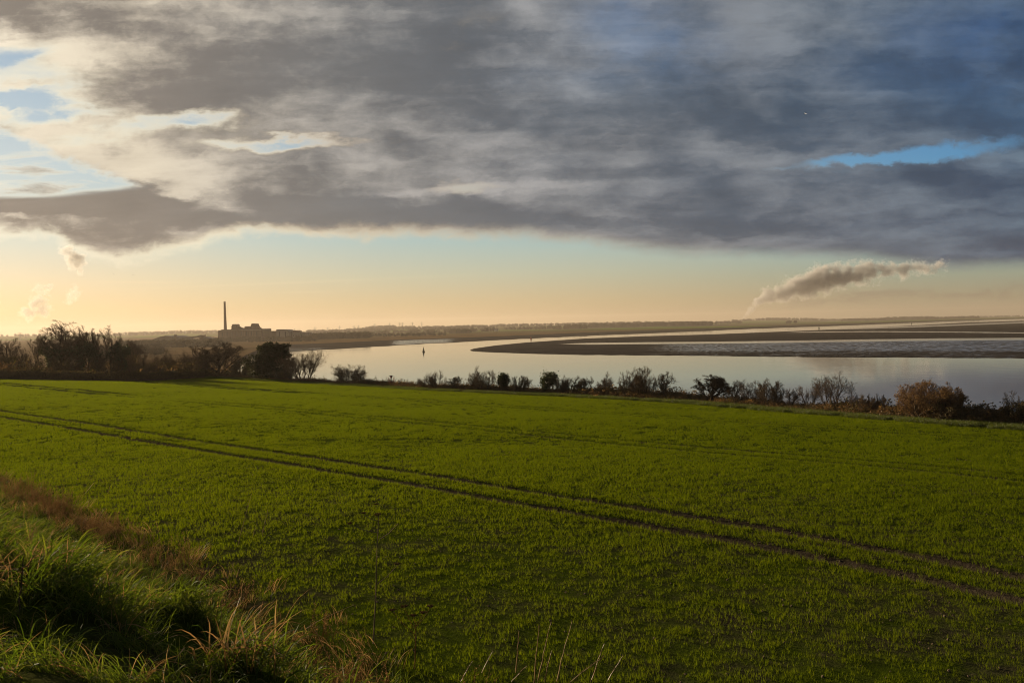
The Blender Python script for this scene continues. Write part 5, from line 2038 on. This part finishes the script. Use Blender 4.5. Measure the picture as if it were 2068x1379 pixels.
def stalk_thing(name, label, cat, base_px, tip_px, group=None, branches=(), umbels=(), rad=.006, mat=None, bendx=0.0, head=0.0, dist=None):
    """a dead stem rooted in the ground under base_px; everything on it lies in the upright plane through its root"""
    b = hit(*base_px) if dist is None else None
    if b is None:
        b = at(base_px[0], 660, dist)
        b.z = float(field_z(np.array(b.x), np.array(b.y)))
    Y = b.y
    L = lambda p, dy=0.0: at(p[0], p[1], Y + dy) - b
    rg = random.Random(int(base_px[0] * 13))
    root = empty(name, b)
    tag(root, label, cat, group)
    tip = L(tip_px)
    m = MB()
    n = 8
    pts = []
    for k in range(n + 1):
        t = k / n
        pts.append((tip.x * (t + bendx * t * (1 - t)) + rg.uniform(-1, 1) * .006, rg.uniform(-1, 1) * .01, -0.05 * (1 - t) + tip.z * t))
    m.tube(pts, [rad * (1 - .6 * k / n) for k in range(n + 1)], 5)
    for (p0, p1) in branches:
        A, B = L(p0), L(p1, rg.uniform(-.1, .1))
        M_ = (A + B) * .5 + Vector((0, 0, -.03))
        m.tube([A, M_, B], [rad * .6, rad * .5, rad * .35], 4)
    m.build('stem', mat or M_STRAW, root)
    for (p, r) in umbels:
        c = L(p, rg.uniform(-.08, .08))
        mu = MB()
        umbel(mu, (c.x, c.y, c.z), r, rg)
        mu.build('seed_head', M_RUST, root)
    if head:
        mh = MB()
        for k in range(46):
            t = 1 - head * rg.random() ** 1.2
            i = min(int(t * n), n - 1)
            f = t * n - i
            p = [pts[i][j] * (1 - f) + pts[i + 1][j] * f for j in range(3)]
            a = rg.random() * 6.283
            s = rg.uniform(.012, .034) * (1.1 - t * .5)
            mh.tube([p, (p[0] + math.cos(a) * s * .5, p[1] + math.sin(a) * s * .5, p[2] + s)], [.0014, .003], 3, True)
        mh.build('seed_head', M_DRY, root)
    return root


S7 = lambda X, Y: (600 + X / 2.954, 940 + Y / 2.954)
S6 = lambda X, Y: (X / 2.954, 940 + Y / 2.954)
HG = 'dead weed stems on the near bank'
stalk_thing('dead_weed_stem', 'tallest dead weed stem with faded umbels, left of centre at the bottom', 'weed', S7(455, 1060), S7(485, 300), HG,
            branches=[(S7(490, 440), S7(602, 345)), (S7(478, 705), S7(598, 592)), (S7(486, 330), S7(400, 290)), (S7(486, 400), S7(320, 350))],
            umbels=[(S7(485, 300), .075), (S7(598, 590), .05), (S7(398, 288), .05), (S7(318, 350), .055), (S7(470, 235), .04)], rad=.013, mat=M_TWIG_PALE)
stalk_thing('dead_weed_stem', 'orange-brown dead hogweed with flat seed heads at the bottom centre', 'weed', S7(700, 1210), S7(708, 930), HG,
            branches=[(S7(706, 1010), S7(575, 872)), (S7(706, 980), S7(640, 850)), (S7(708, 940), S7(695, 905)), (S7(708, 940), S7(750, 888)), (S7(708, 960), S7(792, 850))],
            umbels=[(S7(572, 868), .06), (S7(640, 846), .06), (S7(695, 900), .06), (S7(750, 884), .06), (S7(793, 846), .06)], rad=.010, mat=M_RUST)
stalk_thing('dead_weed_stem', 'dark forked dead stem in the lush grass at the left edge', 'weed', S6(104, 905), S6(142, 525), HG,
            branches=[(S6(128, 610), S6(205, 530))], rad=.008, mat=M_TWIG_DARK)
stalk_thing('dead_weed_stem', 'thin bent straw leaning right, pale, beside the tallest weed stem', 'weed', S7(30, 972), S7(345, 828), HG, rad=.007, bendx=-.35)
stalk_thing('dead_weed_stem', 'straight pale straw slanting down left of the tallest weed stem', 'weed', S7(212, 1170), S7(78, 925), HG, rad=.007)
SG = 'dry grass stalks on the near bank'
for (b, t, lab) in [((1303, 1235), (1325, 985), 'short upright dry grass stalk, left one of the bottom group'),
                    ((1412, 1290), (1445, 950), 'tall upright dry grass stalk second from left of the bottom group'),
                    ((1432, 1290), (1516, 930), 'dry grass stalk crossing behind the tall upright one'),
                    ((1542, 1290), (1642, 925), 'tallest thick dry grass stalk of the bottom group, pale all along'),
                    ((1470, 1290), (1520, 1100), 'low dry grass stalk at the foot of the tallest thick one'),
                    ((1608, 1290), (1832, 1137), 'long dry grass stalk leaning far right, low'),
                    ((1750, 1290), (1832, 1062), 'dry grass stalk with thin tip rising above the leaning one'),
                    ((1840, 1290), (1942, 1135), 'rightmost dry grass stalk of the bottom group'),
                    ((967, 1290), (1046, 1165), 'short pale dry grass stalk left of the bottom group'),
                    ((1262, 1290), (1370, 1195), 'low pale dry grass stalk slanting right beside the short upright one'),
                    ((1095, 1235), (1168, 1105), 'thin dim dry grass stalk between the two pale short ones')]:
    stalk_thing('dry_grass_stalk', lab, 'grass stalk', S7(*b), S7(*t), SG, rad=.011, bendx=-.12, head=.6, mat=M_STRAW)
for (b, t, lab) in [((1415, 480), (1500, 170), 'tall pale dry grass stalk against the field, left of the weed stem'),
                    ((1560, 420), (1598, 262), 'thinner dry grass stalk right of the tall pale one'),
                    ((1505, 430), (1533, 345), 'short dry grass stalk between the tall pale one and the thinner one'),
                    ((500, 168), (560, 103), 'short leaning straw at the field edge, far left'),
                    ((640, 165), (658, 122), 'tiny straw at the field edge right of the short leaning one')]:
    stalk_thing('dry_grass_stalk', lab, 'grass stalk', S6(*b), S6(*t), SG, rad=.011, bendx=-.1, head=.6)

# ---- birds
def bird(px, py, D, span, label, mat, bank=0.2):
    p = at(px, py, D)
    o = empty('bird', p, rz=0.5)
    tag(o, label, 'bird', 'birds in the sky')
    m = MB()
    m.tube([(0, -.26 * span, 0), (0, -.18 * span, .01), (0, 0, 0), (0, .2 * span, .0), (0, .3 * span, .01)], [.01, .045 * span, .07 * span, .04 * span, .02], 8)
    for s in (-1, 1):
        pts = [(0, .08, .02), (s * .22, .10, .09), (s * .5, -.02, .03), (s * .3, -.06, .07), (0, -.08, .02)]
        pts = [(a * span, b * span, c * span) for a, b, c in pts]
        lo = [(a, b, c - .012 * span) for a, b, c in pts]
        m.poly(pts + lo, [(0, 1, 2, 3, 4), (9, 8, 7, 6, 5)] + [(i, 5 + i, 5 + (i + 1) % 5, (i + 1) % 5) for i in range(5)])
    m.build('body', mat, o)
    o.rotation_euler = (0.1, bank, .4)


bird(1627, 230, 190, 1.1, 'pale gull high in the grey cloud at the right', M_WHITE)
bird(229, 553, 300, 1.0, 'tiny dark bird under the low cloud bulge at the left', M_STEEL, 0.9)
bird(268.5, 555, 300, 1.1, 'tiny dark bird just right of the other one at the left', M_STEEL)


# ---- steam plumes far beyond the hills
def plume(name, label, blobs, D, dens, aniso, col, nscale, edge=(0.30, 0.75), trail=(), depth=1.0, erode=1.0, grow_=1.15, warp=100.0):
    """blobs: (photo x, y, radius in photo pixels, weight)"""
    k = D / FPX
    cs = [(at(x, y, D), r * k * grow_, w) for x, y, r, w in blobs]
    org = sum((c for c, r, w in cs), Vector()) / len(cs)
    m, g, out = new_mat(name)
    tc = g.n.new('ShaderNodeTexCoord').outputs['Object']
    wv = g.vmath('SCALE', g.vmath('SUBTRACT', g.noise(tc, nscale * .5, 3, .6, color=True), (.5, .5, .5)), warp)
    P = g.vmath('ADD', tc, wv)
    tot = None
    for c, r, w in cs:
        n = g.n.new('ShaderNodeVectorMath')
        n.operation = 'DISTANCE'
        g.l.new(P, n.inputs[0])
        n.inputs[1].default_value = c - org
        f = g.mul(g.sstep(r * 1.05, r * .15, n.outputs['Value']), w)
        tot = f if tot is None else g.m('MAXIMUM', tot, f)
    # drawn-out trail: tapering lengths between the puffs
    for (x0, y0, r0, w0), (x1, y1, r1, w1) in zip(trail, trail[1:]):
        A, B = at(x0, y0, D) - org, at(x1, y1, D) - org
        ab = B - A
        pa = g.vmath('SUBTRACT', P, tuple(A))
        n = g.n.new('ShaderNodeVectorMath')
        n.operation = 'DOT_PRODUCT'
        g.l.new(pa, n.inputs[0])
        n.inputs[1].default_value = ab / ab.length_squared
        t = g.m('MINIMUM', g.m('MAXIMUM', n.outputs['Value'], 0.0), 1.0)
        n2_ = g.n.new('ShaderNodeVectorMath')
        n2_.operation = 'SCALE'
        n2_.inputs[0].default_value = ab
        g.l.new(t, n2_.inputs[3])
        n3_ = g.n.new('ShaderNodeVectorMath')
        n3_.operation = 'DISTANCE'
        g.l.new(pa, n3_.inputs[0])
        g.l.new(n2_.outputs[0], n3_.inputs[1])
        rr = g.mul(g.add(r0, g.mul(t, r1 - r0)), k)
        ww = g.add(w0, g.mul(t, w1 - w0))
        f = g.mul(g.sstep(1.0, 0.12, g.div(n3_.outputs['Value'], rr)), ww)
        tot = f if tot is None else g.m('MAXIMUM', tot, f)
    nz = g.noise(tc, nscale, 6, .62)
    d = g.sstep(edge[0], edge[1], g.add(tot, g.mul(g.sub(nz, .5), 1.9 * erode)))
    d = g.mul(d, g.sstep(0.0, .10, tot))
    v = g.n.new('ShaderNodeVolumePrincipled')
    v.inputs['Color'].default_value = (*col, 1)
    v.inputs['Anisotropy'].default_value = aniso
    g.l.new(g.mul(d, dens), v.inputs['Density'])
    g.l.new(v.outputs[0], out.inputs['Volume'])
    # closed hull round the puffs
    bm = MB()
    pts = [tuple(c - org) for c, r, w in cs]
    order = sorted(range(len(cs)), key=lambda i: cs[i][0].x) if cs[0][0].x > 0 else sorted(range(len(cs)), key=lambda i: cs[i][0].z)
    hull = [pts[i] for i in order]
    rad = [cs[i][1] * 1.45 for i in order]
    a, b_ = Vector(hull[0]), Vector(hull[-1])
    d0, d1 = (Vector(hull[1]) - a).normalized(), (b_ - Vector(hull[-2])).normalized()
    hull = [tuple(a - d0 * rad[0] * .9)] + hull + [tuple(b_ + d1 * rad[-1] * .9)]
    rad = [rad[0] * .35] + rad + [rad[-1] * .35]
    bm.tube(hull, rad, 14)
    o = bm.build(name, m, None, org)
    tag(o, label, 'steam plume', 'steam plumes beyond the skyline')
    return o


plume('steam_plume', 'long leaning steam plume joining the cloud at the right', [
    (1508, 636, 9, .7), (1540, 605, 18, .8), (1556, 595, 24, .95), (1592, 590, 26, .9), (1622, 580, 36, .95), (1655, 564, 38, 1.0), (1690, 558, 36, .95), (1745, 553, 34, .85), (1800, 547, 30, .4), (1850, 542, 26, .4), (1900, 537, 22, .4)],
    11600, .0125, .0, (1, .99, .98), .0080, (.40, .92), erode=1.35, grow_=1.15, warp=150.0,
    trail=[(1504, 640, 7, .75), (1516, 624, 13, .85), (1542, 603, 22, .95), (1600, 585, 36, 1.0), (1660, 563, 46, 1.05), (1735, 552, 38, .92), (1810, 545, 32, .80), (1905, 536, 26, .58)])
plume('steam_plume', 'ragged steam puffs rising above the left-hand wood, lower one', [
    (45, 652, 10, .6), (56, 632, 24, .95), (88, 625, 24, .9), (72, 612, 22, .95), (86, 596, 20, .9), (76, 582, 16, .8), (98, 580, 15, .8)],
    10800, .0095, .22, (1, .99, .97), .0125, (.46, .9), erode=1.4)
plume('steam_plume', 'small faint steam puff between the two larger ones at the left', [
    (140, 606, 14, .75), (148, 594, 20, .85), (152, 580, 14, .75)], 10800, .0062, .22, (1, .99, .97), .0135, (.46, .9), erode=1.4)
plume('steam_plume', 'bright-rimmed puff of steam just under the cloud at the left', [
    (162, 548, 14, .8), (155, 526, 27, 1), (140, 512, 24, .95), (128, 508, 15, .85)], 10800, .0100, .22, (1, .99, .97), .0120, (.46, .9), erode=1.3)
